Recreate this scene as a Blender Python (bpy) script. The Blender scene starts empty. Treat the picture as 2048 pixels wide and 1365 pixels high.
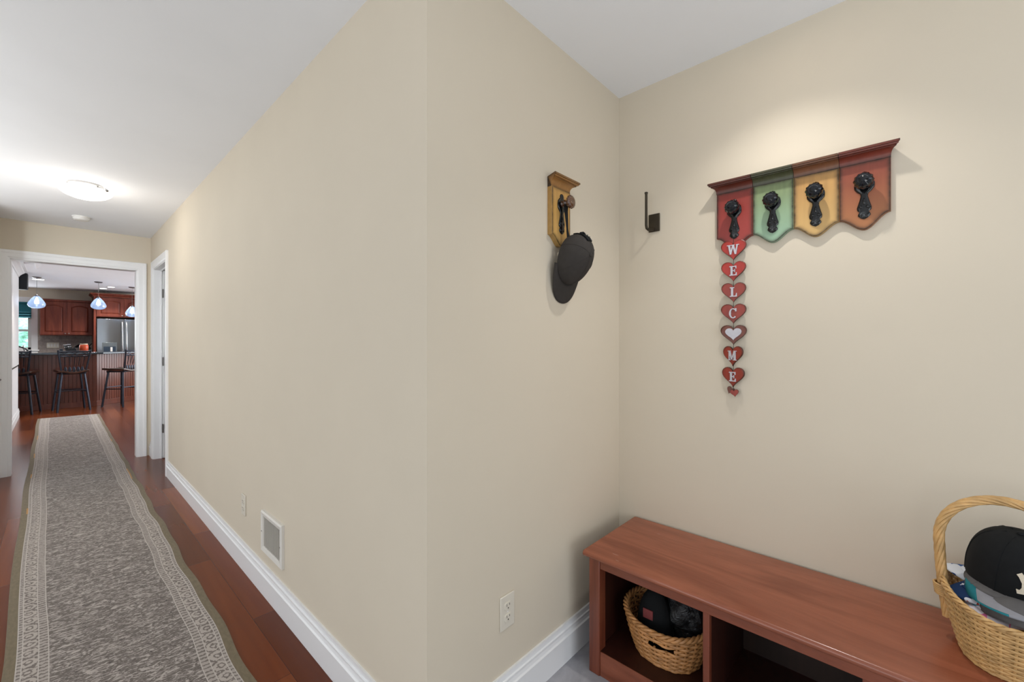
import bpy, bmesh, math, random
from mathutils import Vector, Matrix
random.seed(7)
PI = math.pi
scene = bpy.context.scene
COL = scene.collection

# ------------------------------------------------------------------ camera, world, light, exposure
cam_d = bpy.data.cameras.new('camera')
cam_d.sensor_width = 36.0
cam_d.lens = 844.53 / 2048 * 36.0
cam_d.shift_y = 1.3 / 2048
cam_d.clip_start = 0.02
cam = bpy.data.objects.new('camera', cam_d)
COL.objects.link(cam)
EYE = 1.276
cam.location = (0, 0, EYE)
cam.rotation_euler = (PI/2, 0, -math.radians(47.148))
scene.camera = cam

world = bpy.data.worlds.new('world')
scene.world = world
world.use_nodes = True
_bg = world.node_tree.nodes['Background']
_bg.inputs['Color'].default_value = (0.80, 0.90, 1.0, 1)
_bg.inputs['Strength'].default_value = 0.55

vs = scene.view_settings
vs.view_transform = 'Standard'
vs.look = 'None'
vs.gamma = 1.0
vs.use_curve_mapping = False
vs.exposure = 0.0

def area(name, loc, rot, sx, sy, power, color=(1, 1, 1), spread=PI):
    l = bpy.data.lights.new(name, 'AREA')
    l.shape = 'RECTANGLE'; l.size = sx; l.size_y = sy
    l.energy = power; l.color = color; l.spread = spread
    o = bpy.data.objects.new(name, l); COL.objects.link(o)
    o.location = loc; o.rotation_euler = rot
    return o
def lamp(name, loc, power, radius, color=(1, 1, 1)):
    l = bpy.data.lights.new(name, 'POINT')
    l.energy = power; l.shadow_soft_size = radius; l.color = color
    o = bpy.data.objects.new(name, l); COL.objects.link(o); o.location = loc
    return o
def spot(name, loc, power, radius, angle, color=(1, 1, 1), blend=0.6):
    l = bpy.data.lights.new(name, 'SPOT')
    l.energy = power; l.shadow_soft_size = radius; l.color = color
    l.spot_size = angle; l.spot_blend = blend
    o = bpy.data.objects.new(name, l); COL.objects.link(o); o.location = loc
    return o
WARM = (1.0, 0.93, 0.84)
COOL = (0.90, 0.95, 1.0)
# added fill areas, unseen: behind the camera and in the left room
area('fill_behind_camera', (0.1, -2.75, 0.95), (PI/2, 0, 0), 2.6, 1.7, 34, COOL)
area('fill_left_room', (-4.85, 1.6, 1.35), (0, -PI/2, 0), 2.2, 7.4, 104, COOL)
# narrow fill beam added to brighten the hall's far end
area('fill_hall_end', (-3.0, -2.72, 1.35), (PI/2, 0, -math.radians(19.3)), 0.5, 1.6, 3.6, COOL, math.radians(16))
# added upward fills, bounced off the ceiling for soft light in foyer and hall
area('fill_up_foyer', (0.1, -0.8, 1.3), (PI, 0, 0), 0.8, 0.8, 9, (0.95, 0.98, 1))
area('fill_up_hall', (-1.0, 3.8, 1.5), (PI, 0, 0), 0.8, 3.2, 13, (0.95, 0.98, 1))
# the foyer's ceiling downlight
spot('foyer_downlight', (1.475, 0.30, 2.41), 25.0, 0.022, math.radians(112), (1.0, 0.97, 0.93), 1.0)
# unseen point fill added left of the hall to lift its end wall
lamp('fill_point_hall', (-0.95, 4.5, 1.7), 11, 0.15, (1.0, 0.97, 0.92))
# fill added from the right for the angled island side, and back window daylight
area('fill_kitchen_right', (3.4, 10.9, 1.35), (0, PI/2, 0), 1.8, 3.0, 110, COOL)
area('daylight_kitchen_window', (-1.0, 13.98, 1.6), (-PI/2, 0, 0), 1.2, 1.0, 25, COOL)

# ------------------------------------------------------------------ materials
def srgb(r, g, b):
    f = lambda c: (c/255/12.92) if c/255 <= 0.04045 else ((c/255 + 0.055)/1.055)**2.4
    return (f(r), f(g), f(b), 1.0)
class NT:
    def __init__(s, name):
        s.m = bpy.data.materials.new(name); s.m.use_nodes = True
        s.t = s.m.node_tree; s.b = s.t.nodes['Principled BSDF']; s.out = s.t.nodes['Material Output']
    def n(s, kind, **kw):
        nd = s.t.nodes.new('ShaderNode' + kind)
        for k, v in kw.items():
            if k in nd.inputs.keys() if isinstance(k, str) else False: nd.inputs[k].default_value = v
            else: setattr(nd, k, v)
        return nd
    def l(s, a, b): s.t.links.new(a, b)
    def math(s, op, a, b=None, clamp=False):
        nd = s.t.nodes.new('ShaderNodeMath'); nd.operation = op; nd.use_clamp = clamp
        for i, v in enumerate((a, b)):
            if v is None: continue
            if isinstance(v, (int, float)): nd.inputs[i].default_value = v
            else: s.l(v, nd.inputs[i])
        return nd.outputs[0]
    def mix(s, fac, a, b, blend='MIX'):
        nd = s.t.nodes.new('ShaderNodeMix'); nd.data_type = 'RGBA'; nd.blend_type = blend
        for i, v in ((0, fac), (6, a), (7, b)):
            if isinstance(v, (int, float)): nd.inputs[i].default_value = v
            elif isinstance(v, tuple): nd.inputs[i].default_value = v
            else: s.l(v, nd.inputs[i])
        return nd.outputs[2]
    def ramp(s, fac, stops, interp='LINEAR'):
        nd = s.t.nodes.new('ShaderNodeValToRGB'); cr = nd.color_ramp; cr.interpolation = interp
        while len(cr.elements) < len(stops): cr.elements.new(0.5)
        for e, (p, c) in zip(cr.elements, stops):
            e.position = p; e.color = c if isinstance(c, tuple) else (c, c, c, 1)
        s.l(fac, nd.inputs[0]); return nd.outputs[0]
    def coords(s, which='Object', scale=(1, 1, 1), rot=(0, 0, 0), loc=(0, 0, 0)):
        tc = s.t.nodes.new('ShaderNodeTexCoord'); mp = s.t.nodes.new('ShaderNodeMapping')
        mp.inputs['Scale'].default_value = scale; mp.inputs['Rotation'].default_value = rot
        mp.inputs['Location'].default_value = loc
        s.l(tc.outputs[which], mp.inputs[0]); return mp.outputs[0]
    def noise(s, vec, scale=5, detail=3, rough=0.5, dist=0.0):
        nd = s.t.nodes.new('ShaderNodeTexNoise'); s.l(vec, nd.inputs['Vector'])
        nd.inputs['Scale'].default_value = scale; nd.inputs['Detail'].default_value = detail
        nd.inputs['Roughness'].default_value = rough; nd.inputs['Distortion'].default_value = dist
        return nd.outputs[0]
    def base(s, c): s.l(c, s.b.inputs['Base Color'])
    def bump(s, h, strength=0.2, dist=0.01):
        nd = s.t.nodes.new('ShaderNodeBump'); nd.inputs['Strength'].default_value = strength
        nd.inputs['Distance'].default_value = dist; s.l(h, nd.inputs['Height'])
        s.l(nd.outputs[0], s.b.inputs['Normal'])
    def set(s, **kw):
        for k, v in kw.items(): s.b.inputs[k.replace('_', ' ')].default_value = v
def mat(name, rgb, rough=0.5, metal=0.0, var=0.08, scale=20, bump=0.0, spec=0.5, coat=0.0, stretch=(1, 1, 1), bscale=None):
    t = NT(name); c = srgb(*rgb)
    v = t.coords('Object', stretch); n = t.noise(v, scale, 3)
    lo = tuple(x*(1-var) for x in c[:3]) + (1,); hi = tuple(min(1, x*(1+var)) for x in c[:3]) + (1,)
    t.base(t.ramp(n, [(0.3, lo), (0.7, hi)]))
    t.set(Roughness=rough, Metallic=metal, Specular_IOR_Level=spec, Coat_Weight=coat)
    if bump: t.bump(t.noise(v, bscale or scale*4, 2), bump, 0.004)
    return t.m
def wood(name, dark, light, rough=0.3, axis='y', scale=1.0, coat=0.0, scratch=False, spec=0.5):
    t = NT(name)
    st = {'x': (0.12, 1, 1), 'y': (1, 0.12, 1), 'z': (1, 1, 0.10)}[axis]
    st = tuple(a*9*scale for a in st)
    v = t.coords('Object', st)
    n = t.noise(v, 1.6, 5, 0.55, 1.2)
    fine = t.noise(t.coords('Object', tuple(a*9 for a in st)), 1.5, 2, 0.6)
    c = t.ramp(n, [(0.28, srgb(*dark)), (0.72, srgb(*light))])
    c = t.mix(t.math('MULTIPLY', fine, 0.35), c, tuple(x*0.62 for x in srgb(*dark)[:3]) + (1,))
    if scratch:
        s1 = t.noise(t.coords('Object', (60, 7, 30), (0, 0, 0.25)), 1.0, 2, 0.5, 0.6)
        s2 = t.noise(t.coords('Object', (3.1, 3.1, 3.1)), 1.0, 1)
        k = t.math('MULTIPLY', t.math('GREATER_THAN', s1, 0.735), t.math('GREATER_THAN', s2, 0.52))
        c = t.mix(t.math('MULTIPLY', k, 0.55), c, srgb(206, 176, 158))
    t.base(c)
    t.set(Roughness=rough, Coat_Weight=coat, Coat_Roughness=0.15, Specular_IOR_Level=spec)
    return t.m
def emit(name, rgb, strength, base=(240, 240, 240)):
    t = NT(name); t.set(Base_Color=srgb(*base), Roughness=0.4)
    t.b.inputs['Emission Color'].default_value = srgb(*rgb); t.b.inputs['Emission Strength'].default_value = strength
    return t.m
def thin_glass(name, tint, gloss=0.12, body=None, cloud=0.0):
    t = NT(name); tr = t.n('BsdfTransparent'); tr.inputs[0].default_value = srgb(*tint)
    gl = t.n('BsdfGlossy'); gl.inputs['Roughness'].default_value = 0.04
    fr = t.n('Fresnel'); fr.inputs[0].default_value = 1.45
    nz = t.noise(t.coords('Object'), 9, 2)
    f = t.math('ADD', fr.outputs[0], t.math('MULTIPLY', nz, gloss), True)
    mx = t.n('MixShader'); t.l(f, mx.inputs[0]); t.l(tr.outputs[0], mx.inputs[1]); t.l(gl.outputs[0], mx.inputs[2])
    res = mx
    if body:
        df = t.n('BsdfTranslucent'); df.inputs[0].default_value = srgb(*body); d2_ = t.n('BsdfDiffuse'); d2_.inputs[0].default_value = srgb(*body)
        m1 = t.n('MixShader'); m1.inputs[0].default_value = 0.5; t.l(df.outputs[0], m1.inputs[1]); t.l(d2_.outputs[0], m1.inputs[2])
        res = t.n('MixShader'); res.inputs[0].default_value = cloud; t.l(mx.outputs[0], res.inputs[1]); t.l(m1.outputs[0], res.inputs[2])
    t.l(res.outputs[0], t.out.inputs['Surface']); return t.m

def floor_wood():
    t = NT('cherry_floorboards')
    v = t.coords('Object', (1, 1, 1), (0, 0, -PI/2), (0.31, 0.045, 0))
    bk = t.n('TexBrick'); t.l(v, bk.inputs['Vector'])
    bk.offset = 0.37; bk.offset_frequency = 2
    for k, x in (('Scale', 1.0), ('Mortar Size', 0.0010), ('Mortar Smooth', 0.2), ('Bias', 0.0), ('Brick Width', 1.25), ('Row Height', 0.142)):
        bk.inputs[k].default_value = x
    bk.inputs['Color1'].default_value = (0, 0, 0, 1); bk.inputs['Color2'].default_value = (1, 1, 1, 1)
    bk.inputs['Mortar'].default_value = (0.5, 0.5, 0.5, 1)
    tone = t.ramp(bk.outputs['Color'], [(0.0, srgb(94, 44, 20)), (0.5, srgb(118, 58, 27)), (1.0, srgb(138, 73, 36))])
    g = t.noise(t.coords('Object', (26, 1.3, 1)), 1.2, 3, 0.5, 0.3)
    c = t.mix(t.ramp(g, [(0.3, 0.0), (0.8, 0.32)]), tone, srgb(78, 30, 15))
    c = t.mix(bk.outputs['Fac'], c, srgb(54, 24, 15))
    t.base(c); t.set(Roughness=0.24, Specular_IOR_Level=0.22)
    t.bump(t.math('SUBTRACT', 1.0, bk.outputs['Fac']), 0.25, 0.002)
    return t.m
def floor_tile():
    t = NT('grey_slate_tile')
    v = t.coords('Object', (1, 1, 1), (0, 0, 0), (0.12, 0.2, 0))
    bk = t.n('TexBrick'); t.l(v, bk.inputs['Vector']); bk.offset = 0.5
    for k, x in (('Scale', 1.0), ('Mortar Size', 0.003), ('Mortar Smooth', 0.1), ('Brick Width', 0.6), ('Row Height', 0.3)):
        bk.inputs[k].default_value = x
    n = t.noise(t.coords('Object', (1, 1, 1)), 6, 6, 0.6, 1.0)
    c = t.ramp(n, [(0.3, srgb(132, 132, 138)), (0.7, srgb(176, 175, 180))])
    t.base(t.mix(bk.outputs['Fac'], c, srgb(120, 118, 116))); t.set(Roughness=0.4)
    return t.m
def paint(name, rgb, rough=0.75):
    return mat(name, rgb, rough, var=0.012, scale=3, bump=0.02, bscale=350, spec=0.25)

M = {}
M['wall'] = paint('beige_wall_paint', (215, 204, 185))
M['ceil'] = paint('white_ceiling_paint', (246, 248, 252), 0.9)
M['trim'] = mat('white_trim_paint', (240, 240, 240), 0.35, var=0.01, scale=4)
M['offwhite'] = paint('off_white_wall_paint', (220, 219, 220))
M['floor'] = floor_wood()
M['tile'] = floor_tile()
M['plate'] = mat('ivory_plastic', (222, 215, 200), 0.35, var=0.01)
M['plate_white'] = mat('white_plastic', (228, 226, 222), 0.35, var=0.01)
M['slot'] = mat('dark_slot', (60, 52, 44), 0.6)
M['grille'] = mat('white_enamel', (226, 222, 214), 0.35, var=0.02)
M['shadowbox'] = mat('duct_grey', (186, 182, 176), 0.7)
M['nickel'] = mat('brushed_nickel', (150, 148, 146), 0.32, 1.0)
M['bronze'] = mat('dark_bronze', (62, 54, 42), 0.45, 0.55, var=0.15)
M['iron'] = mat('black_gloss_iron', (13, 14, 16), 0.13, 0.0, var=0.3, scale=60, bump=0.10, bscale=110, spec=0.5)
M['iron_smooth'] = mat('black_gloss_knob', (12, 14, 20), 0.06, 0.0, var=0.3, scale=60, spec=0.5)
M['amber'] = mat('amber_brown_glass', (86, 52, 30), 0.12, var=0.25, scale=40, spec=0.7, coat=0.6)
M['bench'] = wood('cherry_bench_wood', (112, 56, 36), (156, 88, 62), 0.30, 'y', 1.0, 0.2)
M['bench_top'] = wood('cherry_bench_top', (128, 68, 46), (172, 102, 74), 0.27, 'y', 0.8, 0.25, True)
M['bench_v'] = wood('cherry_bench_post', (104, 50, 33), (146, 78, 54), 0.32, 'z', 1.0, 0.2)
M['bench_in_shade'] = wood('shaded_cubby_wood', (44, 18, 11), (66, 29, 18), 0.45, 'z', 1.0)  # bench cherry again, with the cubby's shade darkened into its colour
M['bench_back_shade'] = wood('shaded_bench_back', (34, 20, 14), (50, 31, 21), 0.5, 'z', 1.0)  # back panel wood, its colour darkened for the shade inside
M['wicker'] = mat('honey_wicker', (202, 162, 106), 0.42, var=0.22, scale=30, bump=0.1)
M['wicker_brown'] = mat('golden_brown_wicker', (188, 134, 82), 0.42, var=0.25, scale=34, bump=0.1)
M['cap_grey'] = mat('charcoal_cap_cloth', (62, 58, 55), 0.85, var=0.06, scale=60, bump=0.12, bscale=900, spec=0.2)
M['cap_black'] = mat('black_cap_cloth', (20, 22, 24), 0.85, var=0.1, scale=60, bump=0.12, bscale=900, spec=0.25)
M['thread'] = mat('ivory_embroidery', (226, 214, 192), 0.7, var=0.08, scale=300, bump=0.2)
M['cap_slate'] = mat('slate_grey_cloth', (96, 94, 94), 0.85, var=0.06, scale=60, bump=0.12, bscale=900, spec=0.2)
M['brim_grey'] = mat('pale_grey_cloth', (142, 142, 148), 0.8, var=0.05, scale=60, bump=0.1, bscale=900, spec=0.2)
M['teal'] = mat('teal_cloth', (38, 118, 128), 0.8, var=0.05, scale=60, bump=0.1, bscale=900, spec=0.2)
M['hinge'] = mat('dark_hinge_steel', (110, 106, 102), 0.35, 0.9)

def patterned(name, cols, scale, rough=0.8):
    t = NT(name); n = t.noise(t.coords('Object', (1, 1, 1)), scale, 2, 0.5, 1.5)
    t.base(t.ramp(n, [(p, srgb(*c)) for p, c in cols], 'CONSTANT')); t.set(Roughness=rough, Specular_IOR_Level=0.2)
    return t.m
M['navy_print'] = patterned('navy_print_cloth', [(0.0, (26, 52, 92)), (0.60, (214, 216, 224)), (0.66, (168, 72, 60)), (0.72, (26, 52, 92))], 16)
M['pink_print'] = patterned('white_pink_print_cloth', [(0.0, (86, 178, 204)), (0.36, (232, 226, 236)), (0.62, (222, 120, 168)), (0.69, (236, 230, 240))], 17)
M['blue_white'] = patterned('blue_and_white_cloth', [(0.0, (48, 84, 142)), (0.47, (222, 226, 234))], 9)

# ------------------------------------------------------------------ mesh helpers
class MB:
    def __init__(s): s.v = []; s.f = []; s.attr = []
    def add(s, vs_, fs_):
        o = len(s.v); s.v += [tuple(p) for p in vs_]; s.f += [tuple(i+o for i in f) for f in fs_]; return s
    def box(s, x0, x1, y0, y1, z0, z1):
        p = [(x, y, z) for z in (z0, z1) for y in (y0, y1) for x in (x0, x1)]
        return s.add(p, [(0,2,3,1), (4,5,7,6), (0,1,5,4), (2,6,7,3), (0,4,6,2), (1,3,7,5)])
    def prism(s, poly, fn, t0, t1):
        n = len(poly)
        p = [fn(u, v, t0) for u, v in poly] + [fn(u, v, t1) for u, v in poly]
        return s.add(p, [tuple(range(n-1, -1, -1)), tuple(range(n, 2*n))] + [(i, (i+1) % n, n+(i+1) % n, n+i) for i in range(n)])
    def grid(s, rows, close_u=False, close_v=False):
        a, b = len(rows), len(rows[0]); p = [q for r in rows for q in r]; f = []
        for i in range(a if close_v else a-1):
            for j in range(b if close_u else b-1):
                i2, j2 = (i+1) % a, (j+1) % b
                f.append((i*b+j, i*b+j2, i2*b+j2, i2*b+j))
        return s.add(p, f)
    def lathe(s, prof, c=(0, 0, 0), n=24, ax=None, fl=None):
        # prof: (radius, height); ax maps local xyz to the mesh; fl(angle,height) scales the radius
        rows = []
        for r, h in prof:
            row = []
            for k in range(n):
                a = 2*PI*k/n; q = r*(fl(a, h) if fl else 1)
                p = Vector((q*math.cos(a), q*math.sin(a), h))
                if ax: p = ax @ p
                row.append(p + Vector(c))
            rows.append(row)
        s.grid(rows, close_u=True)
        o = len(s.v) - len(prof)*n
        if prof[0][0] > 1e-6: s.f.append(tuple(o+k for k in range(n))[::-1])
        if prof[-1][0] > 1e-6: s.f.append(tuple(o+(len(prof)-1)*n+k for k in range(n)))
        return s
    def tube(s, path, r, n=8, closed=False, flat=1.0, up=None):
        P = [Vector(p) for p in path]; m = len(P); rows = []
        rr = r if isinstance(r, (list, tuple)) else [r]*m
        prev = None
        for i in range(m):
            if closed: d = P[(i+1) % m] - P[i-1]
            else: d = P[min(i+1, m-1)] - P[max(i-1, 0)]
            d = d.normalized() if d.length > 1e-9 else Vector((0, 0, 1))
            if up is not None: nrm = (Vector(up) - d*Vector(up).dot(d))
            elif prev is None:
                h = Vector((0, 0, 1)) if abs(d.z) < 0.9 else Vector((1, 0, 0)); nrm = h - d*h.dot(d)
            else: nrm = prev - d*prev.dot(d)
            if nrm.length < 1e-6: nrm = d.orthogonal()
            nrm.normalize(); prev = nrm; bi = d.cross(nrm)
            rows.append([P[i] + nrm*(rr[i]*flat*math.cos(2*PI*k/n)) + bi*(rr[i]*math.sin(2*PI*k/n)) for k in range(n)])
        o = len(s.v); s.grid(rows, close_u=True, close_v=closed)
        if not closed:
            s.f.append(tuple(o+k for k in range(n))[::-1]); s.f.append(tuple(o+(m-1)*n+k for k in range(n)))
        return s
    def ball(s, c, rx, ry=None, rz=None, n=16, m=10):
        ry = rx if ry is None else ry; rz = rx if rz is None else rz
        rows = []
        for i in range(m+1):
            t = PI*(i/m)
            t = max(0.02, min(PI-0.02, t))
            rows.append([(c[0]+rx*math.sin(t)*math.cos(2*PI*k/n), c[1]+ry*math.sin(t)*math.sin(2*PI*k/n), c[2]-rz*math.cos(t)) for k in range(n)])
        o = len(s.v); s.grid(rows, close_u=True)
        s.f.append(tuple(o+k for k in range(n))[::-1]); s.f.append(tuple(o+m*n+k for k in range(n)))
        return s
    def xf(s, mtx):
        s.v = [tuple(mtx @ Vector(p)) for p in s.v]; return s
    def build(s, name, m, parent=None, world=False, smooth=35, bevel=0.0, seg=2, solid=0.0):
        vv = s.v
        if world and parent is not None:
            top = parent
            while top.parent: top = top.parent
            inv = Matrix.LocRotScale(top.location, top.rotation_euler, top.scale).inverted()
            vv = [tuple(inv @ Vector(p)) for p in vv]
        me = bpy.data.meshes.new(name); me.from_pydata(vv, [], s.f)
        bm = bmesh.new(); bm.from_mesh(me); bmesh.ops.recalc_face_normals(bm, faces=bm.faces); bm.to_mesh(me); bm.free()
        me.materials.append(m)
        if smooth:
            me.polygons.foreach_set('use_smooth', [True]*len(me.polygons)); me.set_sharp_from_angle(angle=math.radians(smooth))
        if s.attr:
            at = me.attributes.new('edge', 'FLOAT', 'POINT'); at.data.foreach_set('value', s.attr)
        o = bpy.data.objects.new(name, me); COL.objects.link(o)
        if parent is not None: o.parent = parent
        if solid:
            q = o.modifiers.new('solid', 'SOLIDIFY'); q.thickness = solid; q.offset = -1
        if bevel:
            q = o.modifiers.new('bevel', 'BEVEL'); q.width = bevel; q.segments = seg; q.limit_method = 'ANGLE'; q.angle_limit = math.radians(40)
            if smooth: q.harden_normals = False
        return o
def tag(o, label, cat, group=None):
    o['label'] = label; o['category'] = cat
    if group: o['group'] = group
    return o
def thing(name, label, cat, loc=(0, 0, 0), rotz=0.0, group=None):
    o = bpy.data.objects.new(name, None); COL.objects.link(o); o.empty_display_size = 0.05
    o.location = loc; o.rotation_euler = (0, 0, rotz)
    return tag(o, label, cat, group)
def struct(name, mb, m, parent=None, **kw):
    o = mb.build(name, m, parent, **kw)
    if parent is None: o['kind'] = 'structure'
    return o
def dup(root, loc, rotz, label=None, group=None):
    r = root.copy(); COL.objects.link(r); r.location = loc; r.rotation_euler = (0, 0, rotz)
    if label: r['label'] = label
    if group: r['group'] = group
    for ch in list(root.children):
        c = ch.copy(); COL.objects.link(c); c.parent = r
        for g in ch.children:
            d = g.copy(); COL.objects.link(d); d.parent = c
    return r
B2 = lambda *a: MB().box(*a)

# ------------------------------------------------------------------ the setting
A, B, C, YE, H = 0.719, 0.998, 1.829, 6.213, 2.44     # hall wall, niche wall, right wall, hall end, ceiling
XL = -0.41; T = 0.12; HK = 2.46; YB = 14.05
struct('floor', MB().box(-0.6, A+0.05, B, 6.27, -0.05, 0).box(A+0.05, 2.2, 5.0, 6.27, -0.05, 0).box(-3.2, 3.6, 6.27, YB+0.1, -0.05, 0), M['floor'])
struct('floor_foyer', MB().box(-1.75, C+T, -2.9, B, -0.05, 0), M['tile'])
struct('ceiling', MB().box(-1.75, C+T, -2.9, B, H, H+0.06).box(-0.6, A+0.05, B, YE+0.02, H, H+0.06).box(A+0.05, 2.2, 5.0, YE+0.02, H, H+0.06), M['ceil'])
struct('ceiling_kitchen', MB().box(-3.2, 3.6, YE+T-0.02, YB+0.1, HK, HK+0.06), M['ceil'])
D0, D1, DZ = 5.19, 5.96, 2.062      # side door opening in the hall wall
struct('wall_hall', MB().box(A, A+T, B, D0, 0, H).box(A, A+T, D1, YE, 0, H).box(A, A+T, D0, D1, DZ, H), M['wall'])
struct('wall_niche', MB().box(A+T, C, B, B+T, 0, H), M['wall'])
struct('wall_right', MB().box(C, C+T, -2.9, B+T, 0, H), M['wall'])
E0, E1, EZ = -0.301, 0.601, 2.066   # the cased opening at the hall's end
struct('wall_end', MB().box(XL, E0, YE, YE+T, 0, HK).box(E1, 3.6, YE, YE+T, 0, HK).box(E0, E1, YE, YE+T, EZ, HK), M['wall'])
struct('wall_left', MB().box(XL-T, XL, 5.56, YE+T, 0, H), M['wall'])
PX = -0.444
struct('wall_passage', MB().box(PX-T, PX, YE+T, 10.95, 0, HK), M['offwhite'])
struct('wall_foyer_left', MB().box(-1.75, -1.63, -2.9, -1.7, 0, H), M['wall'])
struct('floor_fill_room', MB().box(-5.0, -1.75, -2.9, B, -0.05, 0).box(-5.0, -0.6, B, 6.27, -0.05, 0), mat('pale_bounce_carpet', (206, 200, 190), 0.95, var=0.05, scale=200))  # unseen room added to feed soft light; pale carpet bounces it upward
struct('ceiling_fill_room', MB().box(-5.0, -1.75, -2.9, B, H, H+0.06).box(-5.0, -0.6, B, YE+0.02, H, H+0.06), M['ceil'])
struct('wall_fill_room', MB().box(-5.1, -5.0, -2.9, 6.3, 0, H).box(-5.1, -1.75, -3.0, -2.9, 0, H).box(-5.1, XL-T, YE+0.0, YE+0.1, 0, H), M['offwhite'])
struct('wall_entry', MB().box(-1.75, -1.25, -2.9, -2.8, 0, H).box(1.45, C, -2.9, -2.8, 0, H).box(-1.25, 1.45, -2.9, -2.8, 2.38, H), M['wall'])
struct('wall_side_room', MB().box(2.1, 2.2, 5.0, YE, 0, H).box(A+T, 2.2, 4.9, 5.0, 0, H), M['offwhite'])
W0, W1, WZ0, WZ1 = -1.45, -0.385, 1.10, 2.14
struct('wall_kitchen_back', MB().box(-3.2, W0, YB, YB+0.1, 0, HK).box(W1, 3.6, YB, YB+0.1, 0, HK).box(W0, W1, YB, YB+0.1, 0, WZ0).box(W0, W1, YB, YB+0.1, WZ1, HK), M['wall'])
struct('wall_kitchen_right', MB().box(3.5, 3.6, YE+T, YB, 0, HK), M['wall'])
struct('wall_kitchen_left', MB().box(-3.2, -3.1, YE+T, YB, 0, HK).box(-3.1, PX-T, YE+T, YE+T+0.05, 0, HK), M['wall'])

# baseboards: a moulded profile (thickness, height)
BP = [(0, 0), (0.015, 0), (0.015, 0.096), (0.0185, 0.098), (0.0185, 0.102), (0.013, 0.106), (0.011, 0.118), (0.0125, 0.125), (0.0125, 0.1275), (0.0075, 0.129), (0.0075, 0.149), (0.0, 0.149)]
def base_run(name, p0, p1, nrm, m0=0, m1=0, prof=BP):
    # p0->p1 along the wall; nrm points into the room; m0/m1 = mitre (+1 outer corner, -1 inner corner)
    p0, p1, nrm = Vector(p0), Vector(p1), Vector(nrm); d = (p1-p0).normalized()
    r0 = [p0 + nrm*t - d*(t*m0) + Vector((0, 0, z)) for t, z in prof]
    r1 = [p1 + nrm*t + d*(t*m1) + Vector((0, 0, z)) for t, z in prof]
    mb = MB(); n = len(prof)
    mb.add(r0 + r1, [tuple(range(n)), tuple(range(2*n-1, n-1, -1))] + [(i, (i+1) % n, n+(i+1) % n, n+i) for i in range(n)])
    return struct(name, mb, M['trim'], smooth=0)
base_run('baseboard_hall', (A, B, 0), (A, D0-0.082, 0), (-1, 0, 0), 1, 0)
base_run('baseboard_hall_far', (A, D1+0.082, 0), (A, YE, 0), (-1, 0, 0), 0, -1)
base_run('baseboard_niche', (A, B, 0), (C, B, 0), (0, -1, 0), 1, -1)
base_run('baseboard_right', (C, B, 0), (C, -2.8, 0), (-1, 0, 0), -1, 0)
base_run('baseboard_left', (XL, 5.56, 0), (XL, YE-0.02, 0), (1, 0, 0))
base_run('baseboard_passage', (PX, YE+T+0.02, 0), (PX, 10.95, 0), (1, 0, 0), 0, 1)
base_run('baseboard_passage_end', (PX, 10.95, 0), (PX-T, 10.95, 0), (0, 1, 0), 1, 0)

# casings: profile across the stile (offset from the opening edge, projection)
CP = [(0.0, 0.0), (0.0, 0.010), (0.012, 0.012), (0.018, 0.016), (0.050, 0.017), (0.058, 0.020), (0.078, 0.020), (0.082, 0.016), (0.082, 0.0)]
def casing(name, fn, u0, u1, z1):
    # fn(u, z, out) -> world; a mitred U around the opening u0..u1 x 0..z1
    mb = MB(); n = len(CP)
    for k in range(3):
        if k == 0: a = [fn(u0-o, 0, t) for o, t in CP]; b = [fn(u0-o, z1+o, t) for o, t in CP]
        if k == 1: a = [fn(u0-o, z1+o, t) for o, t in CP]; b = [fn(u1+o, z1+o, t) for o, t in CP]
        if k == 2: a = [fn(u1+o, z1+o, t) for o, t in CP]; b = [fn(u1+o, 0, t) for o, t in CP]
        mb.add(a + b, [tuple(range(n)), tuple(range(2*n-1, n-1, -1))] + [(i, (i+1) % n, n+(i+1) % n, n+i) for i in range(n)])
    return struct(name, mb, M['trim'], smooth=0)
casing('trim_1', lambda u, z, t: (u, YE-t, z), E0, E1, EZ)
casing('trim_2', lambda u, z, t: (A-t, u, z), D0, D1, DZ)
J = 0.006
struct('trim_3', MB().box(E0, E0+J, YE-0.004, YE+T+0.004, 0, EZ).box(E1-J, E1, YE-0.004, YE+T+0.004, 0, EZ).box(E0, E1, YE-0.004, YE+T+0.004, EZ-J, EZ), M['trim'])
struct('trim_4', MB().box(A-0.004, A+T+0.004, D0, D0+J, 0, DZ).box(A-0.004, A+T+0.004, D1-J, D1, 0, DZ).box(A-0.004, A+T+0.004, D0, D1, DZ-J, DZ)
       .box(A+0.05, A+0.062, D1-J-0.012, D1-J, 0, DZ-J).box(A+0.05, A+0.062, D0+J, D1-J, DZ-J-0.012, DZ-J), M['trim'])
# the side door standing open into the side room, hinged on the far jamb
dr = B2(A+0.07, A+0.80, D1-0.048, D1-0.010, 0.01, DZ-0.012).build('door_1', M['trim'], bevel=0.002); dr['kind'] = 'structure'
for z in (0.33, 1.06, 1.80):
    MB().box(A+0.064, A+0.0695, D1-0.052, D1-0.012, z-0.045, z+0.045).tube([(A+0.066, D1-0.054, z-0.047), (A+0.066, D1-0.054, z+0.047)], 0.006, 8).build('hinge', M['hinge'], dr)
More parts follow.
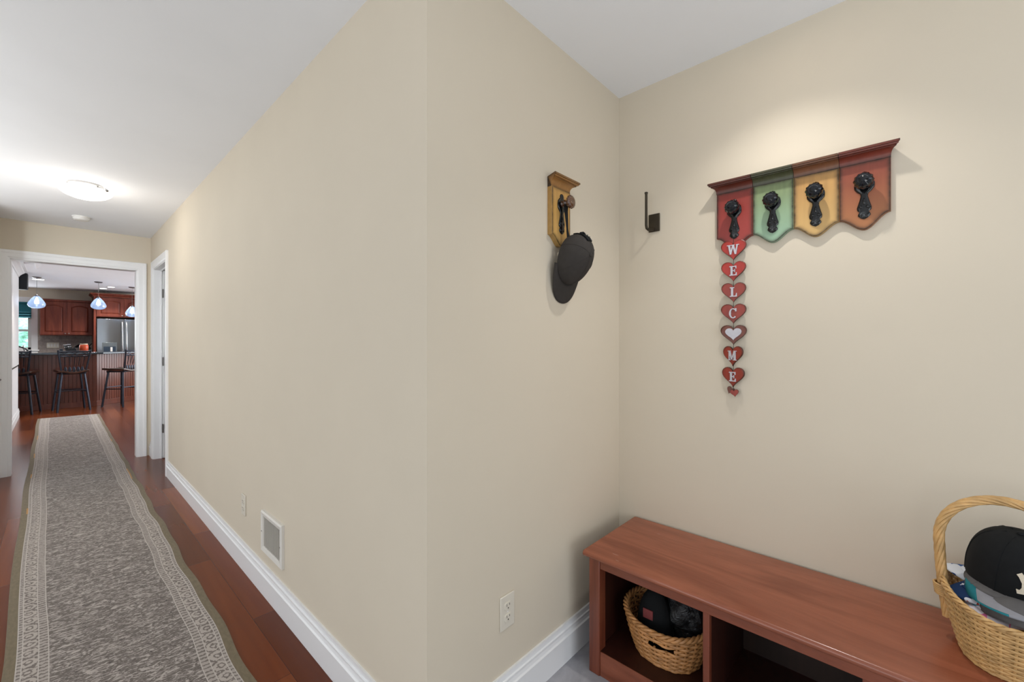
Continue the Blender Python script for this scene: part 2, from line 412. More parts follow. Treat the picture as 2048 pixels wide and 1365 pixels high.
# white door in the hall's left wall close to the opening, its lever just inside the frame
d2 = B2(XL+0.004, XL+0.012, 5.62, 6.02, 0.01, 2.05).build('door_2', M['trim'], bevel=0.002); d2['kind'] = 'structure'
hb = MB(); hb.lathe([(0.026, 0.0), (0.026, 0.006), (0.011, 0.010), (0.011, 0.050)], (XL+0.012, 5.96, 0.93), 16, Matrix.Rotation(PI/2, 3, 'Y'))
hb.tube([(XL+0.060, 5.96, 0.93), (XL+0.064, 5.93, 0.934), (XL+0.060, 5.86, 0.925)], [0.009, 0.009, 0.007], 8).build('door_lever', M['bronze'], d2)
# white wall panel and crown moulding along the passage
struct('trim_5', MB().box(PX, PX+0.007, 7.6, 10.945, 0.89, 2.36), M['trim'], bevel=0.004)
struct('trim_6', MB().box(PX, PX+0.004, 7.6, 10.9, 0.866, 0.886), M['slot'])  # dark strip: shade of the panel's lower reveal put into its colour
struct('trim_7', MB().prism([(0, 0), (0.014, 0), (0.02, 0.02), (0.05, 0.05), (0.07, 0.062), (0.075, 0.075), (0.11, 0.078), (0.11, 0.09), (0, 0.09)],
       lambda u, v, t: (PX+u, t, HK-0.09+v), YE+T+0.01, 10.95), M['trim'], smooth=0)
struct('trim_8', MB().prism([(0, 0), (0.012, 0), (0.03, 0.02), (0.05, 0.045), (0.06, 0.06), (0, 0.06)], lambda u, v, t: (PX+0.22+u, t, HK-0.06+v), YE+T+0.01, 9.8), M['trim'], smooth=0)

# ------------------------------------------------------------------ hall fittings
lt = thing('ceiling_light', 'round white glass flush ceiling light with small nickel knobs in the hallway', 'ceiling light', (0.145, 4.44, H))
MB().lathe([(0.10, 0.0), (0.10, -0.012), (0.085, -0.03), (0.03, -0.034)], (0, 0, 0), 32).build('ceiling_pan', M['nickel'], lt)
MB().lathe([(0.143, -0.044), (0.147, -0.041), (0.150, -0.046), (0.140, -0.062), (0.115, -0.082), (0.075, -0.098), (0.03, -0.106), (0.004, -0.107)], (0, 0, 0), 48).build('glass_bowl', emit('lit_frosted_glass', (255, 250, 240), 3.2), lt)
for k in range(3):
    a = math.radians(-47 + 180*(k == 1) + (90 if k == 2 else 0)) if k < 2 else math.radians(43)
    ca, sa = math.cos(a), math.sin(a)
    MB().tube([(0.085*ca, 0.085*sa, -0.022), (0.148*ca, 0.148*sa, -0.030), (0.154*ca, 0.154*sa, -0.044)], 0.004, 8).ball((0.156*ca, 0.156*sa, -0.046), 0.011, n=12, m=8).build('knob', M['nickel'], lt)
lamp('hall_lamp', (0.145, 4.44, 2.17), 3.4, 0.10, WARM)
sd = thing('smoke_detector', 'round white smoke detector on the hallway ceiling beyond the light', 'smoke detector', (0.155, 5.62, H))
MB().lathe([(0.062, 0), (0.062, -0.008), (0.058, -0.010)], n=32).build('mounting_ring', M['plate_white'], sd)
MB().lathe([(0.058, -0.010), (0.057, -0.024), (0.048, -0.034), (0.02, -0.037), (0.003, -0.037)], n=32).build('cover', M['plate_white'], sd)

def make_outlet(label, loc, rotz, w=0.070, h=0.115):
    # faces local -y
    t = thing('wall_outlet', label, 'outlet', loc, rotz, None)
    B2(-w/2, w/2, -0.006, 0, -h/2, h/2).build('cover_plate', M['plate'], t, bevel=0.0025)
    for s in (1, -1):
        pts = [(0.0165*math.cos(a)*1.0, 0.0145*math.sin(a)) for a in [2*PI*k/24 for k in range(24)]]
        pts = [(max(-0.0165, min(0.0165, x*1.12)), max(-0.0125, min(0.0125, y*1.1))) for x, y in pts]
        rc = MB().prism(pts, lambda u, v, q: (u, q, v + s*0.0195), -0.0085, -0.004).build('receptacle', M['plate'], t, bevel=0.0006)
        MB().box(-0.0075, -0.0055, -0.0089, -0.008, s*0.0195+0.000, s*0.0195+0.008).box(0.0055, 0.0075, -0.0089, -0.008, s*0.0195+0.001, s*0.0195+0.008) \
            .lathe([(0.0026, 0), (0.0026, 0.0008)], (0, -0.008, s*0.0195-0.0065), 10, Matrix.Rotation(PI/2, 3, 'X')).build('slot', M['slot'], rc)
    MB().lathe([(0.0032, 0), (0.0028, 0.001)], (0, -0.006, 0), 12, Matrix.Rotation(PI/2, 3, 'X')).build('screw', M['plate_white'], t)
    return t
make_outlet('ivory double wall outlet low on the niche wall left of the bench', (1.048, B, 0.354), 0)
make_outlet('ivory double wall outlet low on the long hall wall beyond the vent', (A, 2.727, 0.357), -PI/2)

vg = thing('vent_grille', 'white metal return vent grille low on the hall wall', 'vent', (A, 2.25, 0.32), -PI/2)
vw, vh, bd = 0.142, 0.102, 0.028
fr = MB()
prof = [(0.0, 0.0), (0.0, 0.012), (bd*0.25, 0.017), (bd-0.004, 0.014), (bd, 0.003)]
for k in range(4):
    cs = [(-1, -1), (1, -1), (1, 1), (-1, 1)]; c0, c1 = cs[k], cs[(k+1) % 4]
    a = [(c0[0]*(vw-o), -t, c0[1]*(vh-o)) for o, t in prof]; b = [(c1[0]*(vw-o), -t, c1[1]*(vh-o)) for o, t in prof]
    n = len(prof); fr.add(a+b, [(i, i+1, n+i+1, n+i) for i in range(n-1)])
fr.build('frame', M['grille'], vg, smooth=0)
sl = MB()
for k in range(15):
    x = -vw+bd+0.006 + k*(2*(vw-bd)-0.012)/14
    sl.prism([(x-0.0050, -0.001), (x-0.0035, -0.001), (x+0.0040, -0.011), (x+0.0020, -0.011)], lambda u, v, t: (u, v, t), -vh+bd, vh-bd)
sl.build('louvers', M['grille'], vg, smooth=0)
B2(-vw+bd-0.003, vw-bd+0.003, -0.0012, 0, -vh+bd-0.003, vh-bd+0.003).build('duct_backing', M['shadowbox'], vg)
for x in (-1, 1):
    MB().lathe([(0.0035, 0), (0.003, 0.0012)], (x*(vw-bd/2), -0.016, 0), 10, Matrix.Rotation(PI/2, 3, 'X')).build('screw', M['nickel'], vg)

# ------------------------------------------------------------------ runner rug
def rug_material():
    t = NT('woven_runner_wool')
    uvn = t.n('UVMap'); uvn.uv_map = 'UVMap'; sx = t.n('SeparateXYZ'); t.l(uvn.outputs[0], sx.inputs[0])
    u, v = sx.outputs[0], sx.outputs[1]           # metres across and along
    cmb = t.n('CombineXYZ'); t.l(u, cmb.inputs[0]); t.l(v, cmb.inputs[1]); P = cmb.outputs[0]
    def mp(scale, rot=0.0):
        m = t.n('Mapping'); m.inputs['Scale'].default_value = scale; m.inputs['Rotation'].default_value = (0, 0, rot); t.l(P, m.inputs[0]); return m.outputs[0]
    um = t.math('MINIMUM', u, t.math('SUBTRACT', 0.70, u))      # distance from the nearer long edge
    # field: taupe ground with pale wavy leaf strokes and dark specks
    s1 = t.noise(mp((19, 56, 1), 0.06), 1.0, 2, 0.5, 2.2)
    s2 = t.noise(mp((30, 74, 1), -0.14), 1.0, 2, 0.55, 2.6)
    st = t.math('MAXIMUM', t.ramp(s1, [(0.53, 0.0), (0.60, 1.0)]), t.math('MULTIPLY', t.ramp(s2, [(0.56, 0.0), (0.63, 1.0)]), 0.8))
    field = t.mix(t.math('MULTIPLY', st, 0.8), srgb(108, 99, 93), srgb(196, 186, 178))
    s3 = t.noise(mp((38, 60, 1)), 1.0, 1, 0.5, 0.5)
    field = t.mix(t.math('MULTIPLY', t.ramp(s3, [(0.67, 0.0), (0.71, 1.0)]), 0.75), field, srgb(62, 54, 52))
    # border: repeated rosettes on a paler ground
    fr_ = t.math('SUBTRACT', t.math('FRACT', t.math('MULTIPLY', v, 1/0.075)), 0.5)
    du = t.math('MULTIPLY', t.math('SUBTRACT', um, 0.069), 1/0.030)
    dd = t.math('SQRT', t.math('ADD', t.math('MULTIPLY', t.math('MULTIPLY', fr_, 2.2), t.math('MULTIPLY', fr_, 2.2)), t.math('MULTIPLY', du, du)))
    ros = t.math('SINE', t.math('ADD', t.math('MULTIPLY', dd, 9.0), t.math('MULTIPLY', t.noise(mp((75, 75, 1)), 1, 3), 9.0)))
    bord = t.mix(t.ramp(ros, [(0.15, 0.0), (0.65, 1.0)]), srgb(182, 172, 163), srgb(118, 108, 102))
    gd = t.math('SINE', t.math('ADD', t.math('MULTIPLY', v, 2*PI/0.024), t.math('MULTIPLY', t.noise(mp((90, 60, 1)), 1, 2), 6.0)))
    guard = t.mix(t.ramp(gd, [(0.25, 0.0), (0.7, 1.0)]), srgb(172, 162, 154), srgb(114, 105, 99))
    c = t.mix(t.math('GREATER_THAN', um, 0.130), guard, field)
    inb = t.math('MULTIPLY', t.math('GREATER_THAN', um, 0.052), t.math('LESS_THAN', um, 0.098))
    c = t.mix(inb, c, bord)
    for p in (0.036, 0.051, 0.099, 0.1285):
        ln = t.math('LESS_THAN', t.math('ABSOLUTE', t.math('SUBTRACT', um, p)), 0.0018)
        c = t.mix(t.math('MULTIPLY', ln, 0.85), c, srgb(196, 188, 180))
    hem = t.mix(t.noise(mp((90, 30, 1)), 1, 3), srgb(100, 89, 68), srgb(136, 122, 97))
    c = t.mix(t.math('LESS_THAN', um, 0.034), c, hem)
    gold = t.math('MULTIPLY', t.math('LESS_THAN', um, 0.036), t.math('MULTIPLY', t.math('GREATER_THAN', um, 0.026), t.math('GREATER_THAN', t.noise(mp((1, 1.3, 1)), 1, 1), 0.60)))
    c = t.mix(t.math('MULTIPLY', gold, 0.7), c, srgb(196, 142, 74))
    t.base(c); t.set(Roughness=0.9, Specular_IOR_Level=0.15)
    t.b.inputs['Sheen Weight'].default_value = 0.15
    t.bump(t.noise(mp((420, 420, 1)), 1, 2), 0.35, 0.002)
    return t.m
def rug():
    Y0, Y1, ny, nx = 1.15, 10.43, 200, 20
    def lx(y):
        pts = [(1.1, -0.135), (2.6, -0.146), (4.0, -0.174), (5.56, -0.192), (6.9, -0.200), (10.5, -0.218)]
        for (a, p), (b, q) in zip(pts, pts[1:]):
            if a <= y <= b: return p + (q-p)*(y-a)/(b-a)
        return pts[-1][1]
    rows_t, uvs = [], []
    for i in range(ny+1):
        y = Y0 + (Y1-Y0)*i/ny
        l = lx(y) + 0.004*math.sin(y*3.1); r = 0.508 + (0.005*math.sin(y*5.3+1) + 0.004*math.sin(y*11.7))*max(0.25, min(1.0, 1.6-y*0.16)) + 0.012*max(0, (2.2-y))*0.5
        rows_t.append([(l+(r-l)*j/nx, y - 0.06*(j/nx), 0.0085 + 0.0012*math.sin(y*9+j*0.6)*(j/nx)) for j in range(nx+1)])
    mb = MB(); mb.grid(rows_t)
    nt = len(mb.v); uvl = [(0.70*(k % (nx+1))/nx, (k//(nx+1))/ny*(Y1-Y0)) for k in range(nt)]
    rim = [j for j in range(nx+1)] + [i*(nx+1)+nx for i in range(1, ny+1)] + [ny*(nx+1)+j for j in range(nx-1, -1, -1)] + [i*(nx+1) for i in range(ny-1, 0, -1)]
    o0 = len(mb.v)
    for k in rim: mb.v.append((mb.v[k][0], mb.v[k][1], 0.0005)); uvl.append(uvl[k])
    m_ = len(rim)
    for k in range(m_): mb.f.append((rim[k], rim[(k+1) % m_], o0+(k+1) % m_, o0+k))
    mb.f.append(tuple(o0+k for k in range(m_)))
    o = mb.build('runner_rug', rug_material(), smooth=40)
    uv = o.data.uv_layers.new(name='UVMap')
    for lp in o.data.loops: uv.data[lp.index].uv = uvl[lp.vertex_index]
    return o
tag(rug(), 'long grey taupe patterned runner with leafy border on the hallway floor', 'rug')

# ------------------------------------------------------------------ coat rack panels (local: x right, -y out of the wall, z up)
def antique(name, rgb, edge=(44, 30, 18), fade=None):
    t = NT(name); at = t.n('Attribute'); at.attribute_name = 'edge'
    n = t.noise(t.coords('Object', (60, 60, 8)), 1.0, 3)
    c1 = srgb(*rgb); c = t.ramp(n, [(0.3, tuple(x*0.86 for x in c1[:3])+(1,)), (0.7, tuple(min(1, x*1.08) for x in c1[:3])+(1,))])
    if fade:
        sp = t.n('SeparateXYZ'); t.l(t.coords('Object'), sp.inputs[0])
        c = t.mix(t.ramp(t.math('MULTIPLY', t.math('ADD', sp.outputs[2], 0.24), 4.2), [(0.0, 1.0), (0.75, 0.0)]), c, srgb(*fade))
    w = t.noise(t.coords('Object', (1, 1, 1)), 60, 2)
    f = t.math('MULTIPLY', t.math('POWER', at.outputs['Fac'], 2.2), t.math('ADD', 0.55, t.math('MULTIPLY', w, 0.8)), True)
    t.base(t.mix(f, c, srgb(*edge))); t.set(Roughness=0.38, Specular_IOR_Level=0.45)
    return t.m
P_TOP, P_EDGE, P_LOBE = -0.038, -0.222, -0.262    # panel heights below the top of the rack
def panel_mesh(x0, x1, th=0.017, edge_l=None, edge_r=None):
    w = x1-x0; pts = [(x0, P_TOP), (x0, edge_l or P_EDGE)]
    N = 22
    for k in range(1, N):
        s = k/N; q = abs(2*s-1)
        sm = 0.5-0.5*math.cos(PI*(1-q)); e = ((edge_l or P_EDGE) if s < 0.5 else (edge_r or P_EDGE))
        sm = 0.9*sm + 0.1*(1-q)
        pts.append((x0+w*s, e + (P_LOBE-e)*sm))
    pts += [(x1, edge_r or P_EDGE), (x1, P_TOP)]
    cx, cz = (x0+x1)/2, (P_TOP+P_LOBE)/2-0.0
    n = len(pts)
    def inset(d): 
        out = []
        for u, v in pts: out.append((cx+(u-cx)*(1-2*d/w), cz+(v-cz)*(1-2*d/(P_TOP-P_LOBE))))
        return out
    rings = [(pts, 0.0, 0.62), (pts, -th+0.002, 0.62), (inset(0.002), -th, 1.0), (inset(0.006), -th, 0.78), (inset(0.011), -th, 0.5), (inset(0.018), -th, 0.22), (inset(0.028), -th, 0.0)]
    mb = MB()
    for ring, y, a in rings:
        mb.v += [(u, y, v) for u, v in ring]; mb.attr += [a]*n
    for k in range(len(rings)-1):
        for i in range(n): mb.f.append((k*n+i, k*n+(i+1) % n, (k+1)*n+(i+1) % n, (k+1)*n+i))
    o = (len(rings)-1)*n; mb.f.append(tuple(o+i for i in range(n))); mb.f.append(tuple(range(n))[::-1])
    return mb
SH = [(0.0, -0.040), (0.0185, -0.040), (0.0195, -0.030), (0.022, -0.024), (0.027, -0.019), (0.034, -0.0165), (0.041, -0.0155), (0.041, -0.0125), (0.049, -0.0120), (0.050, -0.0080), (0.0545, -0.0075), (0.0545, -0.001), (0.053, 0.0), (0.0, 0.0)]
def shelf_mesh(x0, x1, e0=0.0, e1=0.0):
    mb = MB(); n = len(SH); secs = []
    cut = 0.004
    for x, sg, e in ((x0, -1, e0), (x1, 1, e1)):
        secs.append([(x + sg*e*max(0.0, p-0.018)/0.040, -p, z) for p, z in SH])
    if not e0: secs[0] = [(x0+0.0006, y, z) for _, y, z in secs[0]]
    if not e1: secs[1] = [(x1-0.0006, y, z) for _, y, z in secs[1]]
    mid = [[(secs[0][i][0] + (secs[1][i][0]-secs[0][i][0])*f, secs[0][i][1], secs[0][i][2]) for i in range(n)] for f in (0.05, 0.95)]
    rows = [secs[0], mid[0], mid[1], secs[1]]
    mb.grid(rows, close_u=True); mb.f.append(tuple(range(n))); mb.f.append(tuple(3*n+i for i in range(n)))
    ea = [0.9, 0.9, 0.25, 0.1, 0.1, 0.25, 0.6, 0.75, 0.35, 0.6, 0.7, 0.75, 1.0, 1.0]
    mb.attr = [min(1.0, a+0.2) for a in ea] + ea + ea + [min(1.0, a+0.2) for a in ea]
    return mb
def escutcheon_mesh(cx, y, zc):
    # ornate plate behind the knob: finial, round boss, flared tail with a lozenge end
    half = [(0.0, 0.047), (0.007, 0.044), (0.010, 0.037), (0.0085, 0.031), (0.0135, 0.028), (0.0215, 0.018), (0.0245, 0.005), (0.0235, -0.008), (0.0175, -0.018), (0.0095, -0.026), (0.0085, -0.034),
            (0.0115, -0.048), (0.0150, -0.062), (0.0175, -0.072), (0.0165, -0.080), (0.0105, -0.086), (0.0150, -0.094), (0.0150, -0.098), (0.0080, -0.106), (0.0, -0.110)]
    pts = [(x*1.08, z) for x, z in half] + [(-x*1.08, z) for x, z in half[-2:0:-1]]
    mb = MB(); n = len(pts)
    for sc, yy in ((1.0, 0.0), (1.0, -0.0025), (0.80, -0.0050), (0.45, -0.0058)):
        mb.v += [(cx+u*sc, y+yy, zc+v*(1 if sc == 1 else (0.94 if sc == 0.80 else 0.86))) for u, v in pts]
    for k in range(3):
        for i in range(n): mb.f.append((k*n+i, k*n+(i+1) % n, (k+1)*n+(i+1) % n, (k+1)*n+i))
    mb.f.append(tuple(3*n+i for i in range(n)))
    for s in (-1, 1):      # scroll beads on the tail
        mb.ball((cx+s*0.0085, y-0.005, zc-0.070), 0.0050, 0.0025, 0.0055, 10, 6)
        mb.ball((cx+s*0.0060, y-0.005, zc-0.097), 0.0038, 0.0022, 0.0038, 8, 6)
    mb.ball((cx, y-0.005, zc-0.052), 0.0045, 0.0025, 0.012, 10, 6); mb.ball((cx, y-0.0045, zc+0.040), 0.0042, 0.0025, 0.0045, 8, 6)
    return mb
AXO = Matrix.Rotation(PI/2, 3, 'X')      # lathe axis -> -y
def knob_mesh(cx, y, zc, flute=12, amp=0.05, R=0.0262):
    prof = [(0.011, 0.0), (0.011, 0.004), (0.0085, 0.006), (0.0085, 0.012), (0.013, 0.014), (R*0.80, 0.018), (R*0.97, 0.025), (R, 0.032), (R*0.95, 0.039), (R*0.80, 0.046), (R*0.55, 0.0505), (R*0.48, 0.0500), (R*0.25, 0.0525), (0.0008, 0.053)]
    return MB().lathe(prof, (cx, y, zc), 24, AXO, lambda a, h: 1 + (amp*math.cos(flute*a) if 0.016 < h < 0.0503 else 0))
rack = thing('coat_rack', 'four panel red green and yellow wooden coat rack with shelf top', 'coat rack', (C, 0.292, 1.908), -PI/2)
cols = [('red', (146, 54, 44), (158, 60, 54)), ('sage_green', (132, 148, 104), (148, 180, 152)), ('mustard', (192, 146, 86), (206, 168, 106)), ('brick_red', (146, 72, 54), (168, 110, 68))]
shelf_cols = [(104, 50, 38), (82, 84, 60), (128, 84, 58), (126, 58, 44)]
PW = 0.131
for k in range(4):
    x0 = (k-2)*PW
    nm, rgb, fd = cols[k]
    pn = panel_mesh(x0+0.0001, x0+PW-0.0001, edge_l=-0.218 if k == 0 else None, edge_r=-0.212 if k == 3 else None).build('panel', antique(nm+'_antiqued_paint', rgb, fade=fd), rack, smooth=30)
    pn['label'] = nm.replace('_', ' ') + ' panel'
    sm = antique(nm+'_shelf_paint', shelf_cols[k])
    shelf_mesh(x0, x0+PW, 0.026 if k == 0 else 0, 0.024 if k == 3 else 0).build('shelf_moulding', sm, rack, smooth=28)['label'] = nm.replace('_', ' ') + ' moulding'
    cx = x0+PW/2
    es = escutcheon_mesh(cx, -0.017, -0.118).build('escutcheon', M['iron'], pn, smooth=60)
    knob_mesh(cx, -0.020, -0.110).build('knob', M['iron_smooth'], pn, smooth=12)
# single yellow plaque on the niche wall
hp = thing('knob_plaque', 'single mustard yellow wooden plaque with an amber knob on the niche wall', 'wall hook', (1.335, B, 1.908))
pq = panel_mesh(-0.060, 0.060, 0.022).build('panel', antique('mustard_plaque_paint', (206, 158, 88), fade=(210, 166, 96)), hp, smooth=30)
shelf_mesh(-0.060, 0.060, 0.024, 0.024).build('shelf_moulding', antique('ochre_shelf_paint', (168, 120, 66)), hp, smooth=28)
escutcheon_mesh(0, -0.022, -0.105).build('escutcheon', M['iron'], pq, smooth=60)
kp = [(0.0125, 0.0), (0.0125, 0.003), (0.0095, 0.006), (0.0090, 0.010), (0.0135, 0.014), (0.0135, 0.018), (0.0095, 0.022), (0.0090, 0.028), (0.0150, 0.032), (0.0235, 0.036), (0.0250, 0.041), (0.0235, 0.046), (0.0190, 0.049), (0.0120, 0.0505), (0.0008, 0.051)]
MB().lathe(kp, (0, -0.025, -0.098), 56, AXO, lambda a, h: 1 + (0.05*math.cos(14*a) if 0.033 < h < 0.0485 else 0)).build('knob', M['amber'], pq, smooth=50)

# plain dark metal hook near the corner
wh = thing('wall_hook', 'dark bronze square plate hook with upright arm beside the corner', 'wall hook', (C, 0.822, 1.81), -PI/2)
B2(-0.026, 0.026, -0.007, 0, -0.040, 0.040).build('back_plate', M['bronze'], wh, bevel=0.003)
path = [(0, -0.004, -0.028), (-0.004, -0.024, -0.033), (-0.010, -0.042, -0.036), (-0.013, -0.051, -0.031), (-0.014, -0.054, -0.018), (-0.014, -0.054, 0.05), (-0.0145, -0.053, 0.118), (-0.0145, -0.053, 0.126)]
MB().tube(path, [0.0065, 0.006, 0.006, 0.0062, 0.006, 0.0056, 0.0056, 0.0078], 12, up=(1, 0, 0)).ball((-0.0145, -0.053, 0.126), 0.0078, 0.0078, 0.004, 12, 6).build('arm', M['bronze'], wh, smooth=60)

# ------------------------------------------------------------------ hanging WELCOME hearts
def heart(w, h, n=40):
    out = []
    for k in range(n):
        t = 2*PI*k/n
        x = 16*math.sin(t)**3; y = 13*math.cos(t)-5*math.cos(2*t)-2*math.cos(3*t)-math.cos(4*t)
        out.append((x/32*w, (y+2.5)/29*h))
    return out
def heart_mesh(w, h, th):
    pts = heart(w, h); n = len(pts); mb = MB()
    for sc, y, a in ((0.96, 0.0, 1.0), (1.0, -0.002, 1.0), (1.0, -th+0.002, 1.0), (0.95, -th, 0.8), (0.86, -th, 0.35), (0.7, -th, 0.0)):
        mb.v += [(u*sc, y, v*sc+0.02*h*(1-sc)) for u, v in pts]; mb.attr += [a]*n
    for k in range(5):
        for i in range(n): mb.f.append((k*n+i, k*n+(i+1) % n, (k+1)*n+(i+1) % n, (k+1)*n+i))
    mb.f.append(tuple(range(n))[::-1]); mb.f.append(tuple(5*n+i for i in range(n)))
    return mb
def bar(p, q, w0, w1=None):
    w1 = w0 if w1 is None else w1
    return [(p[0]-w0/2, p[1]), (p[0]+w0/2, p[1]), (q[0]+w1/2, q[1]), (q[0]-w1/2, q[1])]
def rect(x0, x1, z0, z1): return [(x0, z0), (x1, z0), (x1, z1), (x0, z1)]
def letter(ch):
    # slab serif capitals on a unit box: height 1, centred on x = 0, z from -0.5 to 0.5
    if ch == 'W':
        return [bar((-0.26, -0.5), (-0.42, 0.5), 0.17, 0.22), bar((-0.26, -0.5), (-0.02, 0.42), 0.16, 0.14), bar((0.26, -0.5), (0.02, 0.42), 0.17, 0.2), bar((0.26, -0.5), (0.44, 0.5), 0.14, 0.14),
                rect(-0.64, -0.24, 0.42, 0.5), rect(-0.20, 0.18, 0.42, 0.5), rect(0.30, 0.62, 0.42, 0.5)]
    if ch == 'E':
        return [rect(-0.26, -0.04, -0.5, 0.5), rect(-0.38, 0.34, 0.40, 0.5), rect(-0.38, 0.38, -0.5, -0.40), rect(-0.1, 0.20, -0.05, 0.06),
                [(0.20, 0.5), (0.34, 0.5), (0.34, 0.20), (0.28, 0.20)], [(0.22, -0.5), (0.38, -0.5), (0.38, -0.18), (0.31, -0.18)], rect(0.14, 0.20, -0.16, 0.17)]
    if ch == 'L':
        return [rect(-0.24, -0.02, -0.5, 0.5), rect(-0.36, 0.10, 0.41, 0.5), rect(-0.36, 0.36, -0.5, -0.40), [(0.20, -0.5), (0.36, -0.5), (0.36, -0.12), (0.29, -0.12)]]
    if ch == 'M':
        return [rect(-0.42, -0.28, -0.5, 0.5), rect(0.24, 0.44, -0.5, 0.5), bar((-0.02, -0.42), (-0.34, 0.5), 0.16, 0.2), bar((-0.02, -0.42), (0.32, 0.5), 0.10, 0.16),
                rect(-0.52, -0.20, 0.42, 0.5), rect(0.22, 0.54, 0.42, 0.5), rect(-0.52, -0.18, -0.5, -0.42), rect(0.14, 0.54, -0.5, -0.42)]
    if ch == 'C':
        out = []
        A0, A1, N = math.radians(52), math.radians(312), 20
        for k in range(N):
            a, b = A0+(A1-A0)*k/N, A0+(A1-A0)*(k+1)/N
            wi = lambda q: 0.24 + 0.13*abs(math.sin(q))
            out.append([(0.40*math.cos(a), 0.51*math.sin(a)), (wi(a)*math.cos(a)*0.8, wi(a)*1.12*math.sin(a)), (wi(b)*math.cos(b)*0.8, wi(b)*1.12*math.sin(b)), (0.40*math.cos(b), 0.51*math.sin(b))])
        return out + [rect(0.20, 0.33, 0.16, 0.46)]
HX = C-0.014
ws = thing('welcome_sign', 'string of red wooden hearts spelling welcome hanging below the red panel', 'wall sign', (HX, 0.491, 1.676), -PI/2)
red_heart = antique('red_heart_paint', (176, 52, 42), (62, 34, 22)); dull_heart = antique('rust_heart_paint', (150, 56, 42), (58, 34, 22)); brown_heart = antique('brown_heart_paint', (112, 56, 38), (58, 36, 24))
white_l = mat('grey_white_letter_paint', (196, 194, 200), 0.55, var=0.05, scale=80)
pitch = 0.0832
heart_specs = [('W', red_heart, 0.092, 0.0), ('E', red_heart, 0.090, 0.0), ('L', dull_heart, 0.088, 0.10), ('C', dull_heart, 0.092, 0.0), ('', brown_heart, 0.094, 0.06), ('M', dull_heart, 0.088, -0.40), ('E', dull_heart, 0.090, -0.25)]
word_l = {'W': 'red heart with letter W', 'L': 'rust red heart with letter L', 'C': 'rust red heart with letter C', '': 'brown heart carrying a grey heart', 'M': 'turned rust red heart with letter M'}
for k, (ch, mt, w, ry) in enumerate(heart_specs):
    zc = -0.0415 - pitch*k
    mx = Matrix.Translation((0, 0, zc)) @ Matrix.Rotation(ry, 4, 'Z')
    hm = heart_mesh(w, 0.080, 0.008).xf(mx); h_o = hm.build('heart', mt, ws, smooth=40)
    h_o['label'] = word_l.get(ch) if ch != 'E' else ('red heart with letter E' if k == 1 else 'rust red heart with letter E')
    lm = MB(); sz = 0.037
    if ch:
        for q, poly in enumerate(letter(ch)): lm.prism([(u*sz*0.92*(1+0.005*q), v*sz*(1+0.005*q)+0.003) for u, v in poly], lambda u, v, t: (u, t, v), -0.0122-0.00006*q, -0.0075+0.00003*q)
        lm.xf(mx).build('letter', white_l, h_o, smooth=0)
    else:
        lm.prism([(u, v+0.003) for u, v in heart(0.058, 0.048)], lambda u, v, t: (u, t, v), -0.011, -0.0075); lm.xf(mx).build('inner_heart', white_l, h_o, smooth=0, bevel=0.0008)
for dx, dz, a, w in ((-0.013, -0.594, 0.5, 0.030), (0.004, -0.603, -0.15, 0.032)):
    mx = Matrix.Translation((dx, -0.002 if dx > 0 else 0.003, dz)) @ Matrix.Rotation(a, 4, 'Y')
    heart_mesh(w, 0.030, 0.005).xf(mx).build('tiny_heart', brown_heart if dx < 0 else dull_heart, ws, smooth=40)
MB().tube([(0, -0.004, 0.015), (0, -0.004, -0.30), (0, -0.004, -0.60)], 0.0009, 6).build('cord', M['slot'], ws)

